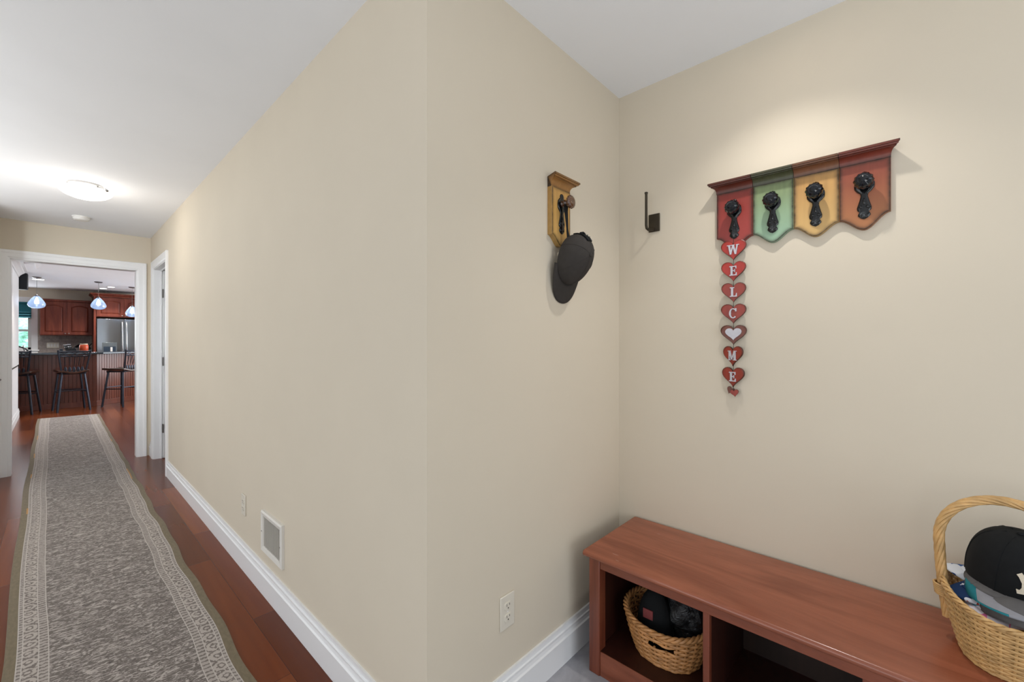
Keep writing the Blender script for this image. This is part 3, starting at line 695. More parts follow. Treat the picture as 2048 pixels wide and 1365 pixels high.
# ------------------------------------------------------------------ baseball caps (local: x right, y to the brim, z up)
def cap_parts(root, mt, brim_mt=None, a=0.083, b=0.098, hc=0.115, L=0.072, hole=True, p=2.3, strap_mt=None, under_mt=None, shift=0.010, mtx=None, squash=0.0, brim=True, curl=0.020, boxy=2.4):
    mtx = mtx or Matrix()
    NT_, NP = 16, 60
    def P(t, ph):
        s = (1-t**p)**(1/p) if t < 1 else 0.0
        fw = shift*t
        lump = 1 + squash*math.sin(3*ph+1.3)*t
        front = 1 + 0.07*max(0, math.cos(ph))*math.sin(PI*min(t, 1))
        return Vector((a*s*math.sin(ph)*lump, b*s*math.cos(ph)*front*lump+fw, hc*t*(1-squash*0.6*math.cos(2*ph)*s)))
    mb = MB(); rows = []
    ts = [k/NT_ for k in range(NT_)] + [0.975, 0.993]
    for t in ts: rows.append([P(t, 2*PI*k/NP) for k in range(NP)])
    pv = [q for r in rows for q in r]; fs = []
    for i in range(len(ts)-1):
        for j in range(NP):
            ang = abs(((j+0.5)/NP*360+180) % 360 - 180)
            if hole and abs(ang-180) < 33 and ts[i] < 0.36*math.sqrt(max(0, 1-((ang-180)/34)**2)) and ts[i] >= 0.0: continue
            fs.append((i*NP+j, i*NP+(j+1) % NP, (i+1)*NP+(j+1) % NP, (i+1)*NP+j))
    fs.append(tuple((len(ts)-1)*NP+j for j in range(NP)))
    mb.add(pv, fs)
    for k in range(6):
        ph = 2*PI*k/6
        if hole and k == 3: pth = [P(t, ph) for t in [0.42+0.57*q/10 for q in range(11)]]
        else: pth = [P(t, ph) for t in [0.99*q/14 for q in range(15)]]
        mb.tube([q*1.002 for q in pth], 0.0013, 5)
    cr = mb.xf(mtx).build('crown', mt, root, smooth=60)
    if brim:
        PH = math.radians(78); rows = []; NB, NR = 26, 7
        for i in range(NR+1):
            s = i/NR; row = []
            for j in range(NB+1):
                q = (j/NB*2-1); ph = q*PH
                ext = L*(max(0.0, 1-abs(q)**boxy))**0.62
                x = a*math.sin(ph)*(1+(0.02 if boxy < 3 else 0.07)*s); y = b*math.cos(ph)+ext*s
                z = 0.004 - curl*q*q*s - 0.010*s*s
                row.append((x, y, z))
            rows.append(row)
        bm_ = MB(); bm_.grid(rows); bm_.xf(mtx).build('brim', brim_mt or mt, root, smooth=60, solid=0.004)
    MB().ball(tuple(P(1.0, 0)*1.0 + Vector((0, 0.0, 0.001))), 0.0075, 0.0075, 0.004, 12, 6).xf(mtx).build('button', mt, root, smooth=60)
    if hole:
        pth = [P(0.03, PI+math.radians(q))*1.005 for q in range(-40, 41, 8)]
        st = MB().tube(pth, 0.009, 8, flat=1.0, up=(0, 0, 1))
        st = MB(); lo = [P(0.0, PI+math.radians(q))*1.008 for q in range(-42, 43, 6)]; hi = [P(0.15, PI+math.radians(q))*1.012 for q in range(-42, 43, 6)]
        st.grid([lo, hi]); so = st.xf(mtx).build('strap', strap_mt or mt, root, smooth=60, solid=0.002)
        dm = MB()
        for q in (-24, -14, -4, 6, 16):
            c = P(0.075, PI+math.radians(q))*1.02; dm.ball(tuple(c), 0.0022, 0.0022, 0.0022, 8, 6)
        dm.xf(mtx).build('snap_studs', M['nickel'], so, smooth=60)
    return cr
hc_ = thing('baseball_cap', 'charcoal grey baseball cap hanging from the amber knob by its strap', 'cap', (1.352, B, 1.55))
# hung crown outwards with the brim pointing down, leaning off the wall at the top
R_h = Matrix(((-1, 0, 0), (0, 0, -1), (0, -1, 0))).to_4x4()
mx = Matrix.Translation((0.010, -0.046, 0.044)) @ Matrix.Rotation(math.radians(-4), 4, 'Z') @ Matrix.Rotation(math.radians(12), 4, 'X') @ R_h
cap_parts(hc_, M['cap_grey'], hole=False, hc=0.092, L=0.076, b=0.096, a=0.077, shift=-0.026, p=2.0, mtx=mx, curl=0.003, boxy=3.6)
def cap_pt(t, ph):
    s_ = (1-t**2.0)**0.5; f_ = 1+0.07*max(0, math.cos(ph))*math.sin(PI*t)
    return Vector((0.077*s_*math.sin(ph), 0.096*s_*math.cos(ph)*f_-0.026*t, 0.092*t))
bnd = MB(); rr = []
for w_, o_ in ((-0.15, 1.012), (-0.14, 1.05), (0.14, 1.05), (0.15, 1.012)):
    rr.append([cap_pt(0.02+0.80*k/14, PI+w_*(1+0.9*k/14))*o_ for k in range(15)])
bnd.grid(rr); bo = bnd.xf(mx).build('back_strap', M['cap_black'], hc_, smooth=60, solid=0.002)
for t_ in (0.46, 0.58, 0.70, 0.80):
    MB().ball(tuple(cap_pt(t_, PI+0.10)*1.065), 0.0028, 0.0028, 0.0028, 10, 6).xf(mx).build('snap_stud', M['nickel'], bo, smooth=60)
MB().tube([cap_pt(0.40, PI-0.2)*1.05, cap_pt(0.40, PI)*1.075, cap_pt(0.40, PI+0.2)*1.05], 0.0045, 8).xf(mx).build('strap_keeper', M['cap_black'], bo, smooth=60)
MB().tube([(-0.010, -0.050, 0.108), (-0.014, -0.048, 0.150), (-0.012, -0.044, 0.232), (-0.008, -0.044, 0.262), (-0.012, -0.044, 0.268), (-0.022, -0.044, 0.262), (-0.026, -0.046, 0.232), (-0.030, -0.060, 0.150), (-0.026, -0.066, 0.105)],
          0.007, 8, flat=0.25, up=(0, 1, 0)).build('hanging_loop', M['cap_black'], hc_, smooth=60)

# ------------------------------------------------------------------ storage bench
BT = 0.468; BX0, BX1, BY1, BY0 = 1.384, C-0.010, 0.913, -0.385
bn = thing('storage_bench', 'reddish cherry wood open cubby storage bench against the right wall', 'bench', (1.6, 0.264, 0))
tp = [(BX0+0.010, 0.445), (BX0+0.003, 0.448), (BX0, 0.456), (BX0+0.003, 0.464), (BX0+0.010, BT), (BX1, BT), (BX1, 0.445)]
MB().prism(tp, lambda u, v, t: (u, t, v), BY0, BY1).build('top', M['bench_top'], bn, world=True, smooth=50, bevel=0.003)
FX = 1.408
for y0, y1 in ((0.849, 0.895), (-0.367, -0.321)):
    for x0, x1 in ((FX-0.004, FX+0.042), (1.765, 1.811)):
        MB().box(x0, x1, y0, y1, 0, 0.4455).build('post', M['bench_v'], bn, world=True, bevel=0.003)
B2(FX, FX+0.020, -0.321, 0.849, 0.408, 0.4455).build('front_rail', M['bench'], bn, world=True, bevel=0.002)
for y in (0.463, 0.068):
    B2(FX+0.024, 1.80, y-0.0095, y+0.0095, 0.0935, 0.430).build('divider', M['bench_in_shade'], bn, world=True)
    B2(FX+0.002, FX+0.024, y-0.010, y+0.010, 0.093, 0.430).build('divider_edge', M['bench_v'], bn, world=True, bevel=0.0015)
for y0, y1 in ((0.862, 0.880), (-0.354, -0.336)):
    B2(FX+0.042, 1.765, y0, y1, 0.03, 0.4455).build('side_panel', M['bench_in_shade'], bn, world=True)
B2(FX+0.004, 1.80, -0.336, 0.862, 0.075, 0.093).build('bottom_shelf', M['bench_in_shade'], bn, world=True)
B2(1.800, 1.808, -0.33, 0.86, 0.06, 0.4455).build('back_panel', M['bench_back_shade'], bn, world=True)
B2(FX+0.001, FX+0.017, -0.321, 0.849, 0.0, 0.0925).build('toe_board', M['bench'], bn, world=True, bevel=0.0015)

# ------------------------------------------------------------------ baskets
def weave(root, mt, b0, r0, r1, h, stakes, rows_, tr, bulge=0.06, slot=None, name='woven_body', start=0.0, stake_mt=None):
    # b0 (ax, ay) at the base, r0 at the rim; h(angle) gives the rim height; slot = (a0, a1, f0, f1) is left open
    def S(f, a, off=0.0):
        k = f + bulge*math.sin(PI*f)
        ax = b0[0]+(r0[0]-b0[0])*k + off; ay = b0[1]+(r0[1]-b0[1])*k + off
        ca, sa = math.cos(a), math.sin(a); e = 0.86
        return Vector((ax*math.copysign(abs(ca)**e, ca), ay*math.copysign(abs(sa)**e, sa), f*h(a)))
    mb = MB(); per = 4; N = stakes*per
    for i in range(rows_):
        f = start + (i+0.5)/rows_*(1-start)
        def pt(j):
            a = 2*PI*j/N; return S(f, a, (tr*0.95)*math.cos(PI*j/per)*(1 if i % 2 else -1))
        if slot and slot[2] <= f <= slot[3]:
            j0 = int(slot[1]/(2*PI)*N); j1 = int((slot[0]+2*PI)/(2*PI)*N)
            mb.tube([pt(j % N) for j in range(j0, j1+1)], tr, 6)
        else: mb.tube([pt(j) for j in range(N)], tr, 6, closed=True)
    for k in range(stakes):
        a = 2*PI*k/stakes
        if slot and slot[0] < a < slot[1]:
            mb.tube([S(f/8*slot[2]*1.0, a) for f in range(9)], tr*0.9, 6); mb.tube([S(slot[3]+(1-slot[3])*f/4, a) for f in range(5)], tr*0.9, 6)
        else: mb.tube([S(f/10, a) for f in range(11)], tr*0.9, 6)
    body = mb.build(name, mt, root, smooth=60)
    bs = MB(); rg = [[(x*k, y*k, 0.006) for x, y, _ in [S(0.0, 2*PI*j/48) for j in range(48)]] for k in (0.02, 0.35, 0.7, 1.0)]
    bs.grid(rg, close_u=True)
    bs.tube([S(0.0, 2*PI*j/60)*1.02 + Vector((0, 0, tr*1.2)) for j in range(60)], tr*1.25, 6, closed=True)
    for q in range(1, 9): bs.tube([Vector((S(0, 2*PI*j/40).x*q/9, S(0, 2*PI*j/40).y*q/9, 0.007)) for j in range(40)], tr*0.9, 5, closed=True)
    bs.build('base', mt, root, smooth=60)
    rm = MB(); M_ = 160
    for s in range(3):
        pth = []
        for j in range(M_):
            a = 2*PI*j/M_; w = a*14 + 2*PI*s/3
            pth.append(S(1.0, a, tr*1.3*math.cos(w)) + Vector((0, 0, tr*0.6 + tr*1.3*math.sin(w))))
        rm.tube(pth, tr*1.15, 6, closed=True)
    rm.build('rim', mt, root, smooth=60)
    return S
# big handled basket on the bench
bb = thing('handled_basket', 'large honey wicker basket with tall arched handle full of caps on the bench', 'basket', (1.648, -0.190, BT+0.001))
hf = lambda a: 0.140 + 0.022*abs(math.sin(a))**2
Sb = weave(bb, M['wicker'], (0.112, 0.078), (0.160, 0.112), None, hf, 34, 22, 0.0033, 0.10)
hd = MB(); NS = 7
arc = []
for k in range(41):
    q = PI*k/40
    arc.append((0.010*0, 0.119*math.cos(q)*(1+0.07*math.sin(q)), 0.265 + 0.133*math.sin(q)))
arc = [(0, 0.102, 0.06), (0, 0.110, 0.13), (0, 0.116, 0.20)] + arc + [(0, -0.116, 0.20), (0, -0.110, 0.13), (0, -0.102, 0.06)]
# resample and wind the strands around it
def resample(pts, m):
    P = [Vector(p) for p in pts]; L = [0]
    for i in range(1, len(P)): L.append(L[-1] + (P[i]-P[i-1]).length)
    out = []
    for k in range(m):
        d = L[-1]*k/(m-1); i = max(1, next((i for i in range(1, len(L)) if L[i] >= d-1e-9), len(L)-1))
        f = (d-L[i-1])/max(1e-9, L[i]-L[i-1]); out.append(P[i-1].lerp(P[i], f))
    return out, L[-1]
core, ln = resample(arc, 150)
for s in range(NS):
    pth = []
    for k, p in enumerate(core):
        d = (core[min(k+1, 149)]-core[max(k-1, 0)]).normalized(); n1 = Vector((1, 0, 0)); n2 = d.cross(n1)
        w = 2*PI*s/NS + k/149*ln*34
        pth.append(p + n1*(0.0078*math.cos(w)) + n2*(0.0078*math.sin(w)))
    hd.tube(pth, 0.0043, 6)
ho = hd.build('handle', M['wicker'], bb, smooth=60)
for s in (1, -1):
    wr = MB()
    for k in range(6):
        z = 0.118+k*0.0052
        wr.tube([(0.017*math.cos(2*PI*j/20), s*(0.110+0.004*k/6)+0.016*math.sin(2*PI*j/20), z+0.002*math.sin(2*PI*j/20)) for j in range(20)], 0.0029, 6, closed=True)
    wr.build('binding', M['wicker'], ho, smooth=60)

# caps heaped in the big basket
def cap_at(name, label, loc, mt, yaw, pitch_, roll, sc=1.0, extra=(), **kw):
    o = thing(name, label, 'cap', loc, 0, 'caps in the handled basket')
    mx = Matrix.Rotation(yaw, 4, 'Z') @ Matrix.Rotation(pitch_, 4, 'X') @ Matrix.Rotation(roll, 4, 'Y') @ Matrix.Scale(sc, 4)
    c = cap_parts(o, mt, mtx=mx, **kw)
    return o, mx, c
YAW = math.radians(114)      # brim towards -x, a little to the right
bc, bmx, bcr = cap_at('baseball_cap', 'black baseball cap with ivory embroidered letters on top of the basket heap', (1.658, -0.212, 0.664), M['cap_black'], YAW, math.radians(-8), math.radians(5), 1.06, hole=False, hc=0.130, p=2.6, L=0.045)
def on_crown(u, v, off=0.0):
    # u sideways angle from the brim axis, v height fraction on the crown front
    a, b, hc, p = 0.083, 0.098, 0.130, 2.6
    s = (1-v**p)**(1/p); f = 1+0.07*max(0, math.cos(u))*math.sin(PI*v)
    return bmx @ Vector((a*s*math.sin(u)*(1+off), b*s*math.cos(u)*f*(1+off)+0.010*v, hc*v))
lg = MB()
def stroke(pts, w):
    lf, rt = [], []
    for i, (u, v) in enumerate(pts):
        j0, j1 = max(i-1, 0), min(i+1, len(pts)-1); du, dv = (pts[j1][0]-pts[j0][0])*0.09, (pts[j1][1]-pts[j0][1])*0.135
        n = math.hypot(du, dv) or 1; nx, ny = -dv/n*w/0.09, du/n*w/0.135
        lf.append(on_crown(u+nx, v+ny, 0.018)); rt.append(on_crown(u-nx, v-ny, 0.018))
    lg.grid([lf, rt])
LU = 0.15
stroke([(0.52+LU, 0.26), (0.44+LU, 0.27), (0.39+LU, 0.34), (0.39+LU, 0.44), (0.45+LU, 0.54), (0.50+LU, 0.58)], 0.0052)
stroke([(0.39+LU, 0.44), (0.30+LU, 0.54), (0.22+LU, 0.62)], 0.0045)
stroke([(0.28+LU, 0.28), (0.28+LU, 0.66)], 0.0045); stroke([(0.28+LU, 0.64), (0.02+LU, 0.30)], 0.0045); stroke([(0.02+LU, 0.28), (0.02+LU, 0.66)], 0.0045)
lg.build('embroidered_letters', M['thread'], bcr, smooth=0, solid=0.0015)['label'] = 'ivory embroidered interlocking letters'
gb, gmx, _ = cap_at('baseball_cap', 'grey billed cap with a teal edge directly under the black cap', (1.650, -0.198, 0.650), M['cap_slate'], math.radians(88), math.radians(-3), 0, 0.97, hole=False, hc=0.020, L=0.052, brim_mt=M['brim_grey'])
tb = MB(); rr = []
for i in range(3):
    row = []
    for j in range(27):
        q = (j/26*0.85+0.12); ph = q*math.radians(78); s_ = (0.0, 0.55, 1.04)[i]
        ext = 0.052*(max(0.0, 1-abs(q)**2.4))**0.62
        if abs(q) < 0.62: s_ = 0.94+0.05*i
        row.append(gmx @ Vector((0.083*math.sin(ph)*(1+0.03*s_), 0.098*math.cos(ph)+ext*s_, 0.0055-0.020*q*q*s_-0.010*s_*s_)))
    rr.append(row)
tb.grid(rr); tb.build('bill_edging', M['teal'], gb, smooth=60, solid=0.002)
cap_at('baseball_cap', 'dark grey cloth cap lying at the front rim of the handled basket', (1.572, -0.205, 0.606), M['cap_slate'], math.radians(150), math.radians(6), math.radians(-8), 0.74, hole=False, hc=0.075, squash=0.06, brim=False)
cap_at('baseball_cap', 'navy cap with white and red print at the left of the handled basket', (1.648, -0.182, 0.632), M['navy_print'], math.radians(34), math.radians(-4), 0, 0.72, hole=False, hc=0.02, L=0.055)
cap_at('baseball_cap', 'white cap with pink and turquoise print at the basket front left', (1.612, -0.188, 0.618), M['pink_print'], math.radians(54), math.radians(-8), 0, 0.70, hole=False, hc=0.02, L=0.055)
cap_at('baseball_cap', 'blue and white cap behind the black cap at the basket back', (1.700, -0.184, 0.640), M['blue_white'], math.radians(-10), math.radians(4), 0, 0.66, hole=False, hc=0.02, L=0.055)

# small basket in the left cubby
sb = thing('cubby_basket', 'small golden brown wicker basket with slot handle in the left cubby', 'basket', (1.594, 0.660, 0.094))
hs = lambda a: 0.130 + 0.022*abs(math.sin(a))**2
Ss = weave(sb, M['wicker_brown'], (0.104, 0.112), (0.136, 0.158), None, hs, 26, 15, 0.0047, 0.10, slot=(PI-0.12, PI+0.46, 0.62, 0.76))
def lumpy(name, c, r, mt, parent, seed, amp=0.14, n=28, m=18, power=1.0):
    rnd = random.Random(seed); ph = [(rnd.uniform(2, 7), rnd.uniform(2, 7), rnd.uniform(0, 6), rnd.uniform(0.3, 1)) for _ in range(6)]
    rows = []
    for i in range(m+1):
        t = max(0.03, min(PI-0.03, PI*i/m)); row = []
        for k in range(n):
            a = 2*PI*k/n
            d = 1 + amp*sum(w*math.sin(round(f1)*a+p_)*math.sin(f2*t+p_) for f1, f2, p_, w in ph)/3*math.sin(t)
            row.append((c[0]+r[0]*math.sin(t)*math.cos(a)*d, c[1]+r[1]*math.sin(t)*math.sin(a)*d, c[2]-r[2]*math.cos(t)*d))
        rows.append(row)
    mb = MB(); mb.grid(rows, close_u=True); o = len(mb.v)-(m+1)*n
    mb.f.append(tuple(o+k for k in range(n))); mb.f.append(tuple(o+m*n+k for k in range(n)))
    return mb.build(name, mt, parent, smooth=45, world=True)
def bag_material():
    t = NT('crinkled_black_plastic'); v = t.coords('Object', (1, 1, 1))
    n = t.noise(v, 26, 5, 0.65, 1.5); m_ = t.noise(v, 34, 3, 0.7, 1.0); z = t.noise(v, 7, 1)
    k = t.math('MULTIPLY', t.math('GREATER_THAN', m_, 0.60), t.math('GREATER_THAN', z, 0.56))
    t.base(t.mix(t.math('MULTIPLY', k, 0.8), srgb(24, 25, 27), srgb(150, 152, 158))); t.set(Roughness=0.22, Specular_IOR_Level=0.6)
    t.bump(n, 0.9, 0.012); return t.m
pb = thing('plastic_bag', 'crumpled shiny black plastic bag filling the cubby basket', 'bag', (1.640, 0.620, 0.115))
lumpy('bag_body', (1.640, 0.612, 0.235), (0.078, 0.088, 0.115), bag_material(), pb, 5, 0.22)
bcap = thing('cloth_cap', 'folded black cloth cap with a dull red patch in the cubby basket', 'cap', (1.572, 0.712, 0.115))
mxp = Matrix.Translation((1.566, 0.722, 0.235)) @ Matrix.Rotation(math.radians(112), 4, 'Z') @ Matrix.Rotation(math.radians(-70), 4, 'X')
cbm = MB(); rows = []
for i in range(15):
    t = i/14; s = (1-t**2.2)**(1/2.2) if t < 0.999 else 0.02
    rows.append([Matrix.Translation((1.570, 0.700, 0.130)) @ Vector((0.045*s*math.cos(2*PI*k/36) - 0.010*math.sin(t*3), 0.072*s*math.sin(2*PI*k/36), 0.195*t)) for k in range(36)])
cbm.grid(rows, close_u=True); cbm.f.append(tuple(range(36))[::-1])
cb = cbm.build('cap_body', M['cap_black'], bcap, world=True, smooth=60)
B2(1.5185, 1.5225, 0.690, 0.728, 0.228, 0.262).build('patch', mat('dull_red_patch', (134, 62, 62), 0.8, var=0.1), cb, world=True)['label'] = 'dull red patch'

# foyer downlight above the rack, out of the picture but part of the room
dl = thing('recessed_light', 'round white recessed ceiling light above the coat rack', 'ceiling light', (1.475, 0.30, H))
MB().lathe([(0.070, 0), (0.070, -0.004), (0.055, -0.006), (0.050, -0.001)], n=32).build('trim_ring', M['plate_white'], dl)
MB().lathe([(0.049, -0.0012), (0.001, -0.0012)], n=24).build('lens', emit('lit_lens', (255, 244, 226), 6), dl)

# ------------------------------------------------------------------ kitchen at the hall's end
M['cab'] = wood('cherry_cabinet', (92, 40, 30), (136, 68, 50), 0.42, 'z', 0.8, 0.0, False, 0.3)
M['island'] = wood('cherry_beadboard', (84, 36, 22), (116, 56, 36), 0.34, 'z', 0.9, 0.15)
M['stone'] = mat('dark_blue_stone', (46, 56, 66), 0.16, var=0.35, scale=90, spec=0.6)
M['steel'] = mat('stainless_steel', (150, 156, 162), 0.22, 0.95, var=0.03, scale=3, stretch=(1, 1, 0.1))
M['steel_handle'] = mat('steel_handle', (196, 198, 200), 0.22, 0.9)
M['stool'] = mat('gunmetal_stool', (54, 58, 68), 0.30, 0.75, var=0.12)
M['stool_seat'] = wood('dark_stool_seat', (46, 26, 18), (74, 42, 30), 0.35, 'x', 1.0, 0.2)
M['black'] = mat('matte_black', (34, 36, 40), 0.5, var=0.1)
M['shade'] = mat('teal_shade_cloth', (28, 106, 118), 0.8, var=0.06, scale=40, bump=0.15, bscale=600)
def bead(name, fn, w, h, mt, parent, step=0.055):
    # beadboard: vertical boards with grooves; fn(u, out, z) -> point
    mb = MB(); n = max(1, round(w/step)); st = w/n; g = 0.005
    prof = []
    for k in range(n):
        prof += [(k*st+g*0.5, 0.0), (k*st+g, 0.006), ((k+1)*st-g, 0.006), ((k+1)*st-g*0.5, 0.0)]
    prof = [(0, -0.02), (0, 0.0)] + prof + [(w, 0.0), (w, -0.02)]
    mb.prism(prof, lambda u, v, t: fn(u, v, t), 0.0, h)
    return mb.build(name, mt, parent, world=True, smooth=0)
isl = thing('kitchen_island', 'cherry beadboard kitchen island with raised dark stone counter', 'kitchen island', (0.0, 11.9, 0))
IX0, IXC, IY = -1.7, 0.535, 11.75
dg = (1/math.sqrt(2), 1/math.sqrt(2)); WL = 1.15
bead('front_panel', lambda u, v, z: (IX0+u, IY-v, 0.10+z), IXC-IX0, 0.93, M['island'], isl)
bead('angled_panel', lambda u, v, z: (IXC+dg[0]*u+dg[1]*v, IY+dg[1]*u-dg[0]*v, 0.10+z), WL, 0.93, M['island'], isl)
MB().box(IX0, IXC+0.006, IY-0.016, IY+0.05, 0, 0.10).build('plinth', M['island'], isl, world=True, bevel=0.003)
def quad_prism(p, z0, z1): return MB().prism(p, lambda u, v, t: (u, v, t), z0, z1)
e1 = (IXC+dg[0]*WL, IY+dg[1]*WL)
quad_prism([(IXC+0.006, IY-0.016), (e1[0]+0.011, e1[1]-0.011), (e1[0]-0.04, e1[1]+0.04), (IXC-0.02, IY+0.05)], 0, 0.10).build('plinth', M['island'], isl, world=True, bevel=0.003)
quad_prism([(IX0, IY+0.02), (IXC, IY+0.02), (e1[0]-0.02, e1[1]+0.02), (e1[0]-0.02, e1[1]+0.10), (IX0, IY+0.10)][:3] + [(e1[0]-0.10, e1[1]+0.10), (IXC-0.05, IY+0.12), (IX0, IY+0.12)], 0.0, 1.03).build('core_wall', M['island'], isl, world=True)
o_ = 0.20
ctp = [(IX0-0.1, IY-o_), (IXC+o_*0.42, IY-o_), (e1[0]+o_*0.7, e1[1]-o_*0.7), (e1[0]-0.16, e1[1]+0.16), (IXC-0.08, IY+0.22), (IX0-0.1, IY+0.22)]
quad_prism(ctp, 1.031, 1.07).build('counter_top', M['stone'], isl, world=True, bevel=0.008)

def make_stool(label):
    t = thing('bar_stool', label, 'bar stool', (0, 0, 0), 0, 'bar stools at the island')
    st = MB(); n, m = 20, 10; rows = []
    for i in range(m+1):
        y = -0.20+0.41*i/m; rows.append([(-0.20+0.40*j/n, y, 0.735 + 0.014*math.cos((j/n-0.5)*2*PI*1.0) * -1 + 0.010*abs(j/n*2-1)) for j in range(n+1)])
    st.grid(rows); st.build('seat', M['stool_seat'], t, smooth=50, solid=0.035, bevel=0.006)
    MB().tube([(x, y, 0.688) for x, y in ((-0.16, -0.14), (0.16, -0.14), (0.16, 0.15), (-0.16, 0.15))], 0.013, 8, closed=True).build('seat_frame', M['stool'], t)
    for sx, sy in ((-1, -1), (1, -1), (1, 1), (-1, 1)):
        MB().tube([(sx*0.145, sy*0.135, 0.700), (sx*0.20, sy*0.185, 0.14), (sx*0.213, sy*0.197, 0.0)], 0.017, 8).build('leg', M['stool'], t)
    f = 0.38; x, y = 0.145+0.068*(0.70-f)/0.7, 0.135+0.062*(0.70-f)/0.7
    MB().tube([(-x, -y, f), (x, -y, f)], 0.010, 8).tube([(-x, y, f), (x, y, f)], 0.010, 8).tube([(-x, -y, f-0.03), (-x, y, f-0.03)], 0.010, 8).tube([(x, -y, f-0.03), (x, y, f-0.03)], 0.010, 8).build('footrest', M['stool'], t)
    def post(s, z): q = (z-0.68)/0.43; return Vector((s*(0.150+0.060*q), -0.165-0.085*q, z))
    for s in (-1, 1):
        MB().tube([post(s, 0.68+0.43*k/8) for k in range(9)], 0.0145, 8).ball(tuple(post(s, 1.112)), 0.016).build('back_post', M['stool'], t)
    MB().tube([post(-1, 1.095).lerp(post(1, 1.095), k/10)+Vector((0, -0.02*math.sin(PI*k/10), 0)) for k in range(11)], 0.014, 8).build('top_rail', M['stool'], t)
    MB().tube([post(-1, 1.01).lerp(post(1, 1.01), k/10)+Vector((0, -0.02*math.sin(PI*k/10), 0)) for k in range(11)], 0.011, 8).build('lower_rail', M['stool'], t)
    lat = MB()
    for ph in (0, PI):
        lat.tube([post(-1, 1.053).lerp(post(1, 1.053), k/24)+Vector((0, -0.02*math.sin(PI*k/24), 0.040*math.cos(ph+k/24*4*PI/1.333))) for k in range(25)], 0.0065, 6)
    lat.build('lattice', M['stool'], t)
    for k in range(5):
        q = (k+1)/6; a = post(-1, 1.01).lerp(post(1, 1.01), q)+Vector((0, -0.02*math.sin(PI*q), 0)); b = post(-1, 0.70).lerp(post(1, 0.70), q)
        sp = MB().tube([a, a.lerp(b, 0.55)], 0.006, 6)
        c = a.lerp(b, 0.78); sp.ball(tuple(c), 0.021, 0.010, 0.052, 12, 8); sp.tube([a.lerp(b, 0.9), b], 0.006, 6)
        sp.build('spindle', M['stool'], t)
    return t
s0 = make_stool('dark metal bar stool with its back to the hallway in the middle of the island')
s0.location = (0.185, 11.32, 0); s0.rotation_euler = (0, 0, math.radians(9))
dup(s0, (-0.455, 11.40, 0), math.radians(-14), 'dark metal bar stool half hidden behind the passage wall at the island left end')
dup(s0, (0.886, 11.42, 0), math.radians(45), 'dark metal bar stool turned towards the angled island side before the refrigerator')

def pendant(label, x, y, z):
    t = thing('pendant_lamp', label, 'pendant lamp', (x, y, HK), 0, 'glass pendants over the island')
    MB().lathe([(0.06, 0), (0.06, -0.012), (0.045, -0.022), (0.004, -0.026)], n=24).build('ceiling_canopy', M['nickel'], t)
    d = z-HK
    MB().tube([(0, 0, -0.02), (0, 0, d+0.11)], 0.0028, 6).build('cord', M['nickel'], t)
    MB().lathe([(0.004, d+0.135), (0.018, d+0.13), (0.020, d+0.085), (0.012, d+0.08)], n=16).build('socket', M['nickel'], t)
    MB().lathe([(0.021, d+0.110), (0.036, d+0.098), (0.066, d+0.058), (0.095, d+0.008), (0.110, d-0.035), (0.109, d-0.064), (0.091, d-0.094), (0.055, d-0.115), (0.004, d-0.122)], n=32,
               fl=lambda a, h: 1+0.03*math.cos(8*a)).build('glass_shade', thin_glass('blue_glass', (204, 216, 234), 0.5, (186, 206, 232), 0.34), t)
    MB().lathe([(0.010, d+0.08), (0.016, d+0.06), (0.028, d+0.02), (0.032, d-0.01), (0.026, d-0.034), (0.004, d-0.044)], n=20).build('bulb', emit('lit_bulb', (236, 244, 255), 14), t)
    return t
pendant('blue glass pendant lamp over the left end of the island beside the window', -0.25, 11.62, 2.005)
pendant('blue glass pendant lamp over the middle of the island before the tall cabinet', 0.56, 11.66, 2.03)
pendant('blue glass pendant lamp over the angled end of the island before the refrigerator', 1.11, 12.25, 1.93)
def can(label, x, y, r=0.075):
    t = thing('recessed_light', label, 'ceiling light', (x, y, HK), 0, 'recessed kitchen ceiling lights')
    MB().lathe([(r, 0), (r, -0.004), (r*0.82, -0.006), (r*0.75, -0.001)], n=28).build('trim_ring', M['plate_white'], t)
    MB().lathe([(r*0.74, -0.0012), (0.001, -0.0012)], n=24).build('lens', emit('lit_can_lens', (250, 252, 255), 9), t)
can('recessed ceiling light just past the doorway head', 0.205, 9.28); can('recessed ceiling light just past the doorway right corner', 0.73, 9.30)
can('recessed ceiling light behind the left pendant canopy', -0.24, 12.05, 0.10); can('recessed ceiling light to the right of the middle pendant', 0.80, 12.6); can('recessed ceiling light nearest the tall cabinet', 0.70, 13.05)
spot('kitchen_can_a', (0.205, 9.28, 2.42), 50, 0.06, math.radians(120), WARM)
spot('kitchen_can_b', (-0.24, 12.2, 2.42), 55, 0.06, math.radians(130), WARM)
spot('kitchen_can_c', (0.80, 12.75, 2.42), 70, 0.06, math.radians(130), WARM)

# speaker on the passage wall end
sp = thing('wall_speaker', 'black box loudspeaker high on the passage wall end', 'speaker', (-0.33, 10.98, 2.30))
B2(-0.475, -0.335, 10.965, 11.12, 2.165, 2.445).build('cabinet', M['black'], sp, world=True, bevel=0.018)
B2(-0.465, -0.345, 10.957, 10.966, 2.178, 2.432).build('grille_cloth', mat('speaker_cloth', (30, 33, 38), 0.9, scale=300, var=0.2), sp, world=True)
B2(-0.54, -0.47, 10.951, 11.04, 2.27, 2.32).build('bracket', M['black'], sp, world=True)

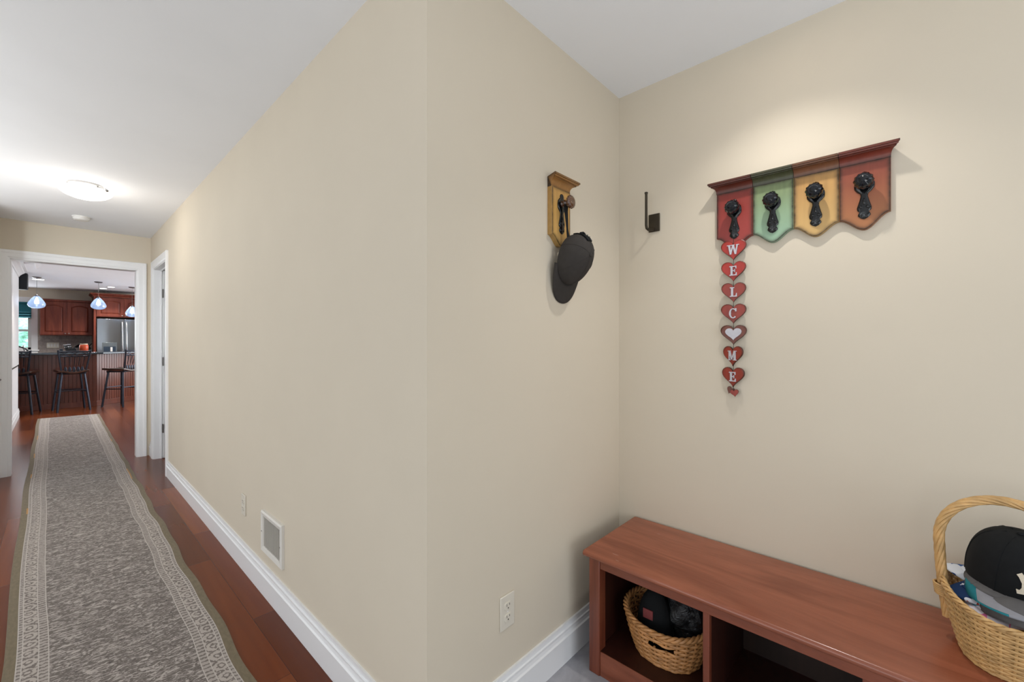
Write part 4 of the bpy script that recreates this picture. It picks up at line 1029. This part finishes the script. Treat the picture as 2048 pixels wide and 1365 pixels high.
# window and shade
wn = B2(W0, W0+0.04, YB+0.02, YB+0.07, WZ0, WZ1)
wn.box(W1-0.045, W1, YB+0.02, YB+0.07, WZ0, WZ1).box(W0, W1, YB+0.02, YB+0.07, WZ0, WZ0+0.05).box(W0, W1, YB+0.02, YB+0.07, WZ1-0.04, WZ1).box(W0, W1, YB+0.018, YB+0.075, 1.50, 1.545)
win = wn.build('window_1', M['trim']); win['kind'] = 'structure'
B2(W0+0.03, W1-0.03, YB+0.043, YB+0.047, WZ0+0.03, WZ1-0.03).build('pane', thin_glass('window_glass', (244, 250, 250), 0.02), win)
struct('trim_9', MB().box(W1, W1+0.10, YB-0.02, YB, WZ0-0.09, WZ1+0.11).box(W0-0.10, W0, YB-0.02, YB, WZ0-0.09, WZ1+0.11).box(W0, W1, YB-0.02, YB, WZ1, WZ1+0.11).box(W0-0.12, W1+0.12, YB-0.05, YB, WZ0-0.03, WZ0), M['trim'], bevel=0.003)
rs = thing('roman_shade', 'teal fabric roman shade drawn half up over the kitchen window', 'window shade', ((W0+W1)/2, YB-0.03, 2.14))
B2(W0+0.01, W1+0.005, YB-0.06, YB-0.022, 2.105, 2.14).build('head_rail', M['shade'], rs, world=True)
mb = MB(); prof = [(0.0, 2.12), (-0.004, 1.94), (-0.030, 1.915), (-0.006, 1.90), (-0.006, 1.885), (-0.036, 1.860), (-0.008, 1.848), (-0.008, 1.835), (-0.040, 1.808), (-0.012, 1.795), (0.004, 1.81), (0.010, 2.12)]
mb.prism(prof, lambda u, v, t: (t, YB-0.045+u, v), W0+0.01, W1+0.005); mb.build('cloth_folds', M['shade'], rs, world=True, smooth=60)

# cabinets
def door_mesh(x0, x1, y, z0, z1, arch=True, st=0.06):
    # frame and raised panel with an arched top; front at -y
    fr, pn = MB(), MB(); xi0, xi1, zi0, zi1 = x0+st, x1-st, z0+st, z1-st
    fr.box(x0, xi0, y-0.020, y, z0, z1).box(xi1, x1, y-0.020, y, z0, z1).box(xi0, xi1, y-0.020, y, z0, zi0)
    N = 14; rise = 0.045 if arch else 0.0
    top = [(xi0+(xi1-xi0)*k/N, zi1-rise*(1-math.sin(PI*k/N))) for k in range(N+1)]
    fr.prism(top+[(xi1, z1), (xi0, z1)], lambda u, v, t: (u, t, v), y-0.020, y)
    loop = [(xi0, zi0), (xi1, zi0)] + top[::-1]
    cx, cz = (xi0+xi1)/2, (zi0+zi1)/2
    n = len(loop)
    for sx, yy in ((1.0, -0.004), (0.93, -0.008), (0.82, -0.017), (0.80, -0.017)):
        szz = 1-(1-sx)*(xi1-xi0)/(zi1-zi0)
        pn.v += [(cx+(u-cx)*sx, y+yy, cz+(v-cz)*szz) for u, v in loop]
    for k in range(3):
        for i in range(n): pn.f.append((k*n+i, k*n+(i+1) % n, (k+1)*n+(i+1) % n, (k+1)*n+i))
    pn.f.append(tuple(3*n+i for i in range(n)))
    return fr, pn
def add_door(parent, x0, x1, y, z0, z1, kx=None, kz=None, arch=True):
    fr, pn = door_mesh(x0, x1, y, z0, z1, arch)
    d = fr.build('door', M['cab'], parent, world=True, smooth=0, bevel=0.002)
    pn.build('door_panel', M['cab'], d, world=True, smooth=0)
    if kx is not None:
        MB().lathe([(0.005, 0), (0.005, 0.012), (0.012, 0.018), (0.012, 0.024), (0.002, 0.027)], (kx, y-0.020, kz), 14, AXO).build('knob', M['nickel'], d, world=True)
CRN = [(0, 0), (0.012, 0), (0.016, 0.014), (0.03, 0.03), (0.055, 0.048), (0.06, 0.062), (0.06, 0.075), (0, 0.075)]
def crown(parent, x0, x1, y, z, depth, left=True):
    mb = MB(); n = len(CRN)
    secs = []
    if left: secs.append([(x0-p, y+depth, z+h) for p, h in CRN])
    secs.append([(x0-(p if left else 0), y-p, z+h) for p, h in CRN]); secs.append([(x1, y-p, z+h) for p, h in CRN])
    mb.grid(secs, close_u=True); mb.f.append(tuple(range(n))); mb.f.append(tuple((len(secs)-1)*n+i for i in range(n)))
    mb.build('crown_moulding', M['cab'], parent, world=True, smooth=0)
uc = thing('wall_cabinet', 'cherry wall cabinet with two arched doors between window and refrigerator', 'cabinet', (0.16, 13.88, 1.40))
B2(-0.255, 0.565, 13.72, YB-0.001, 1.415, 2.165).build('carcass', M['cab'], uc, world=True)
add_door(uc, -0.245, 0.153, 13.718, 1.43, 2.15, 0.128, 1.455); add_door(uc, 0.157, 0.555, 13.718, 1.43, 2.15, 0.182, 1.455)
B2(-0.262, 0.565, 13.70, YB-0.001, 2.165, 2.215).build('cornice', M['cab'], uc, world=True, bevel=0.01)
fc = thing('tall_cabinet', 'taller cherry cabinet with crown moulding surrounding the refrigerator', 'cabinet', (1.08, 13.72, 0))
B2(0.567, 0.603, 13.38, YB-0.001, 0, 2.30).build('side_panel', M['cab'], fc, world=True)
B2(1.54, 1.576, 13.38, YB-0.001, 0, 2.30).build('side_panel', M['cab'], fc, world=True)
B2(0.603, 1.54, 13.42, YB-0.001, 1.84, 2.30).build('carcass', M['cab'], fc, world=True)
add_door(fc, 0.612, 1.068, 13.418, 1.855, 2.285, 1.04, 1.88); add_door(fc, 1.074, 1.530, 13.418, 1.855, 2.285, 1.10, 1.88)
crown(fc, 0.567, 1.576, 13.38, 2.30, 0.6)
rf = thing('refrigerator', 'stainless steel french door refrigerator with water dispenser', 'refrigerator', (1.07, 13.75, 0))
B2(0.615, 1.528, 13.40, 14.03, 0.02, 1.80).build('body', M['black'], rf, world=True)
def fr_door(x0, x1, z0, z1):
    N = 12; pts = [(x0+(x1-x0)*k/N, 13.36-0.010*math.sin(PI*k/N)) for k in range(N+1)]
    return MB().prism(pts+[(x1, 13.398), (x0, 13.398)], lambda u, v, t: (u, v, t), z0, z1).build('door', M['steel'], rf, world=True, smooth=50, bevel=0.004)
dL = fr_door(0.616, 1.069, 0.76, 1.795); dR = fr_door(1.074, 1.527, 0.76, 1.795)
dB = fr_door(0.616, 1.527, 0.06, 0.75); dB.name = 'freezer_drawer'
for x, d in ((1.035, dL), (1.108, dR)):
    MB().tube([(x, 13.345, 0.86), (x, 13.300, 0.90), (x, 13.295, 1.30), (x, 13.300, 1.70), (x, 13.345, 1.74)], 0.014, 10).build('handle', M['steel_handle'], d, world=True, smooth=60)
MB().tube([(0.72, 13.345, 0.66), (0.75, 13.30, 0.66), (1.39, 13.30, 0.66), (1.42, 13.345, 0.66)], 0.014, 10).build('handle', M['steel_handle'], dB, world=True, smooth=60)
dp = MB().box(0.700, 0.945, 13.338, 13.352, 0.93, 1.255).build('dispenser', mat('dispenser_grey', (112, 120, 124), 0.35, 0.4), dL, world=True, bevel=0.004)
MB().box(0.722, 0.923, 13.3345, 13.338, 0.95, 1.165).build('dispenser_recess', mat('dispenser_dark', (48, 62, 78), 0.3), dL, world=True)
MB().box(0.835, 0.870, 13.318, 13.3345, 1.03, 1.15).build('paddle', M['plate_white'], dL, world=True, bevel=0.003)
bc2 = thing('base_cabinet', 'cherry base cabinets with dark stone top along the back kitchen wall', 'cabinet', (-0.5, 13.72, 0))
B2(-1.9, 0.565, 13.45, YB-0.001, 0.10, 0.875).build('carcass', M['cab'], bc2, world=True)
B2(-1.9, 0.565, 13.52, YB-0.001, 0.0, 0.10).build('toe_kick', M['black'], bc2, world=True)
for k in range(4):
    x0 = -1.9+k*0.616; add_door(bc2, x0+0.008, x0+0.608, 13.449, 0.12, 0.70, x0+0.56, 0.66, False)
    B2(x0+0.008, x0+0.608, 13.43, 13.449, 0.715, 0.865).build('drawer', M['cab'], bc2, world=True, bevel=0.004)
B2(-1.92, 0.566, 13.41, YB-0.001, 0.876, 0.912).build('counter_top', M['stone'], bc2, world=True, bevel=0.006)
def splash():
    t = NT('stone_backsplash_tile'); v = t.coords('Object', (1, 1, 1), (PI/2, 0, 0))
    bk = t.n('TexBrick'); t.l(v, bk.inputs['Vector'])
    for k, x in (('Scale', 1.0), ('Mortar Size', 0.002), ('Brick Width', 0.15), ('Row Height', 0.075)): bk.inputs[k].default_value = x
    n = t.noise(t.coords('Object'), 14, 4); c = t.ramp(n, [(0.3, srgb(134, 124, 120)), (0.7, srgb(172, 160, 152))])
    t.base(t.mix(bk.outputs['Fac'], c, srgb(120, 112, 108))); t.set(Roughness=0.4); return t.m
struct('trim_10', MB().box(W1+0.101, 0.566, YB-0.012, YB, 0.913, 1.414), splash())
op = thing('wall_outlet', 'wide ivory outlet and switch plate on the kitchen backsplash', 'outlet', (-0.06, YB-0.012, 1.195))
B2(-0.155, 0.035, YB-0.019, YB-0.012, 1.135, 1.255).build('cover_plate', M['plate'], op, world=True, bevel=0.004)
for k in range(4): B2(-0.140+k*0.045, -0.110+k*0.045, YB-0.024, YB-0.019, 1.16, 1.23).build('rocker', M['plate_white'], op, world=True, bevel=0.002)

# things on the island and back counter
kb = thing('knife_block', 'dark slanted knife block with steel handled knives on the island counter', 'knife block', (0.185, 11.86, 1.071))
kr = Matrix.Translation((0.185, 11.86, 1.071)) @ Matrix.Rotation(math.radians(-14), 4, 'Z')
MB().prism([(-0.03, 0.0), (0.11, 0.0), (0.075, 0.085), (-0.075, 0.05)], lambda u, v, t: (u, t, v), -0.05, 0.05).xf(kr).build('block', M['black'], kb, world=True, bevel=0.004)
for i in range(3):
    for j in range(2):
        p0 = Vector((-0.055+0.05*j+0.010*i, -0.03+0.03*i, 0.055+0.012*j)); d = Vector((-0.035, 0, 0.085))
        kn = MB().tube([p0, p0+d*0.9], 0.008, 8).xf(kr).build('knife_handle', M['black'], kb, world=True)
        MB().ball(tuple(p0+d*0.95), 0.009).tube([p0+d*0.35-Vector((0.004, 0.006, 0)), p0+d*0.6-Vector((0.004, 0.006, 0))], 0.0062, 6).xf(kr).build('steel_cap', M['steel_handle'], kn, world=True)
om = thing('orange_canister', 'bright orange round canister with cream lid right of the knife block', 'canister', (0.315, 11.90, 1.071))
om.location = (0.365, 11.905, 1.071)
MB().lathe([(0.05, -0.100), (0.062, -0.09), (0.066, 0.0), (0.062, 0.035), (0.05, 0.045), (0.002, 0.047)], n=28).xf(Matrix.Translation((0.365, 11.905, 1.172))).build('body', mat('orange_glaze', (214, 84, 44), 0.3), om, world=True, smooth=50)
MB().lathe([(0.052, 0.044), (0.056, 0.050), (0.054, 0.062), (0.002, 0.064)], n=28).xf(Matrix.Translation((0.365, 11.905, 1.172))).build('lid', mat('cream_lid', (226, 206, 180), 0.4), om, world=True, smooth=50)
pn_ = thing('frying_pan', 'black frying pan leaning on the backsplash beside the tall cabinet', 'pan', (0.44, 13.93, 0.913))
mp_ = Matrix.Translation((0.40, 13.975, 1.065)) @ Matrix.Rotation(math.radians(72), 4, 'X')
MB().lathe([(0.115, 0.0), (0.150, 0.045), (0.146, 0.047), (0.112, 0.005), (0.002, 0.005)], n=32).xf(mp_).build('pan_bowl', M['black'], pn_, world=True, smooth=50)
MB().tube([(0.505, 13.92, 1.165), (0.535, 13.86, 1.205), (0.552, 13.80, 1.235)], [0.012, 0.011, 0.010], 8, flat=0.6).build('pan_handle', M['black'], pn_, world=True)
dk = thing('dish_rack', 'black arched dish rack holding white dishes on the island left end', 'dish rack', (-0.52, 11.86, 1.071))
mb = MB()
for x in (-0.70, -0.34):
    mb.tube([(x+0.0, 11.78+0.16*k/10, 1.085) for k in range(11)], 0.005, 6)
mb.tube([(-0.70, 11.78, 1.077), (-0.34, 11.78, 1.077), (-0.34, 11.94, 1.077), (-0.70, 11.94, 1.077)], 0.006, 6, closed=True)
mb.tube([(-0.69+0.34*k/16, 11.79, 1.08+0.115*math.sin(PI*k/16)**0.6) for k in range(17)], 0.011, 8)
mb.tube([(-0.69+0.34*k/16, 11.93, 1.08+0.105*math.sin(PI*k/16)**0.6) for k in range(17)], 0.009, 8)
mb.build('wire_frame', M['black'], dk, world=True)
for k in range(4):
    pl = MB().lathe([(0.03, 0.0), (0.055, 0.008), (0.072, 0.020), (0.070, 0.022), (0.05, 0.011), (0.002, 0.006)], n=24)
    pl.xf(Matrix.Translation((-0.65+0.075*k, 11.85, 1.148)) @ Matrix.Rotation(math.radians(78), 4, 'Y') )
    d_ = tag(pl.build('plate', M['plate_white'], None, smooth=50), ['white plate standing leftmost in the dish rack', 'second white plate from the left in the dish rack', 'third white plate from the left in the dish rack', 'white plate standing rightmost in the dish rack'][k], 'plate', 'white plates in the dish rack')
ph_ = thing('cordless_phone', 'small black cordless phone on its base beside the knife block', 'phone', (0.06, 11.88, 1.071))
B2(0.015, 0.10, 11.83, 11.93, 1.071, 1.095).build('base', M['black'], ph_, world=True, bevel=0.006)
MB().box(0.035, 0.08, 11.86, 11.885, 1.095, 1.135).build('handset', mat('phone_blue_black', (40, 54, 72), 0.35), ph_, world=True, bevel=0.006)

# garden outside the kitchen window
def leaf_mat():
    t = NT('garden_leaves'); n = t.noise(t.coords('Object'), 7, 5, 0.7, 0.6)
    t.base(t.ramp(n, [(0.35, srgb(54, 96, 78)), (0.52, srgb(120, 168, 150)), (0.66, srgb(214, 228, 224))])); t.set(Roughness=0.6); return t.m
LM = leaf_mat()
for k, (x, y, z, r) in enumerate(((-3.3, 17.6, 1.0, 1.25), (-0.6, 17.9, 1.1, 1.3), (2.1, 17.5, 0.9, 1.1))):
    b = thing('garden_shrub', ['pale leafy shrub at the left outside the kitchen window', 'pale leafy shrub directly outside the kitchen window', 'pale leafy shrub at the right outside the kitchen window'][k], 'shrub', (x, y, -0.2))
    lumpy('foliage', (x, y, z), (r, r*0.6, r*1.15), LM, b, 11+k, 0.16, 48, 32)
gr = struct('ground_outside', MB().box(-8, 8, YB+0.1, 24, -0.3, -0.2), mat('garden_lawn', (92, 122, 78), 0.9, var=0.2))
area('daylight_garden', (-0.6, 15.2, 4.2), (math.radians(35), 0, 0), 4, 2, 900, COOL)
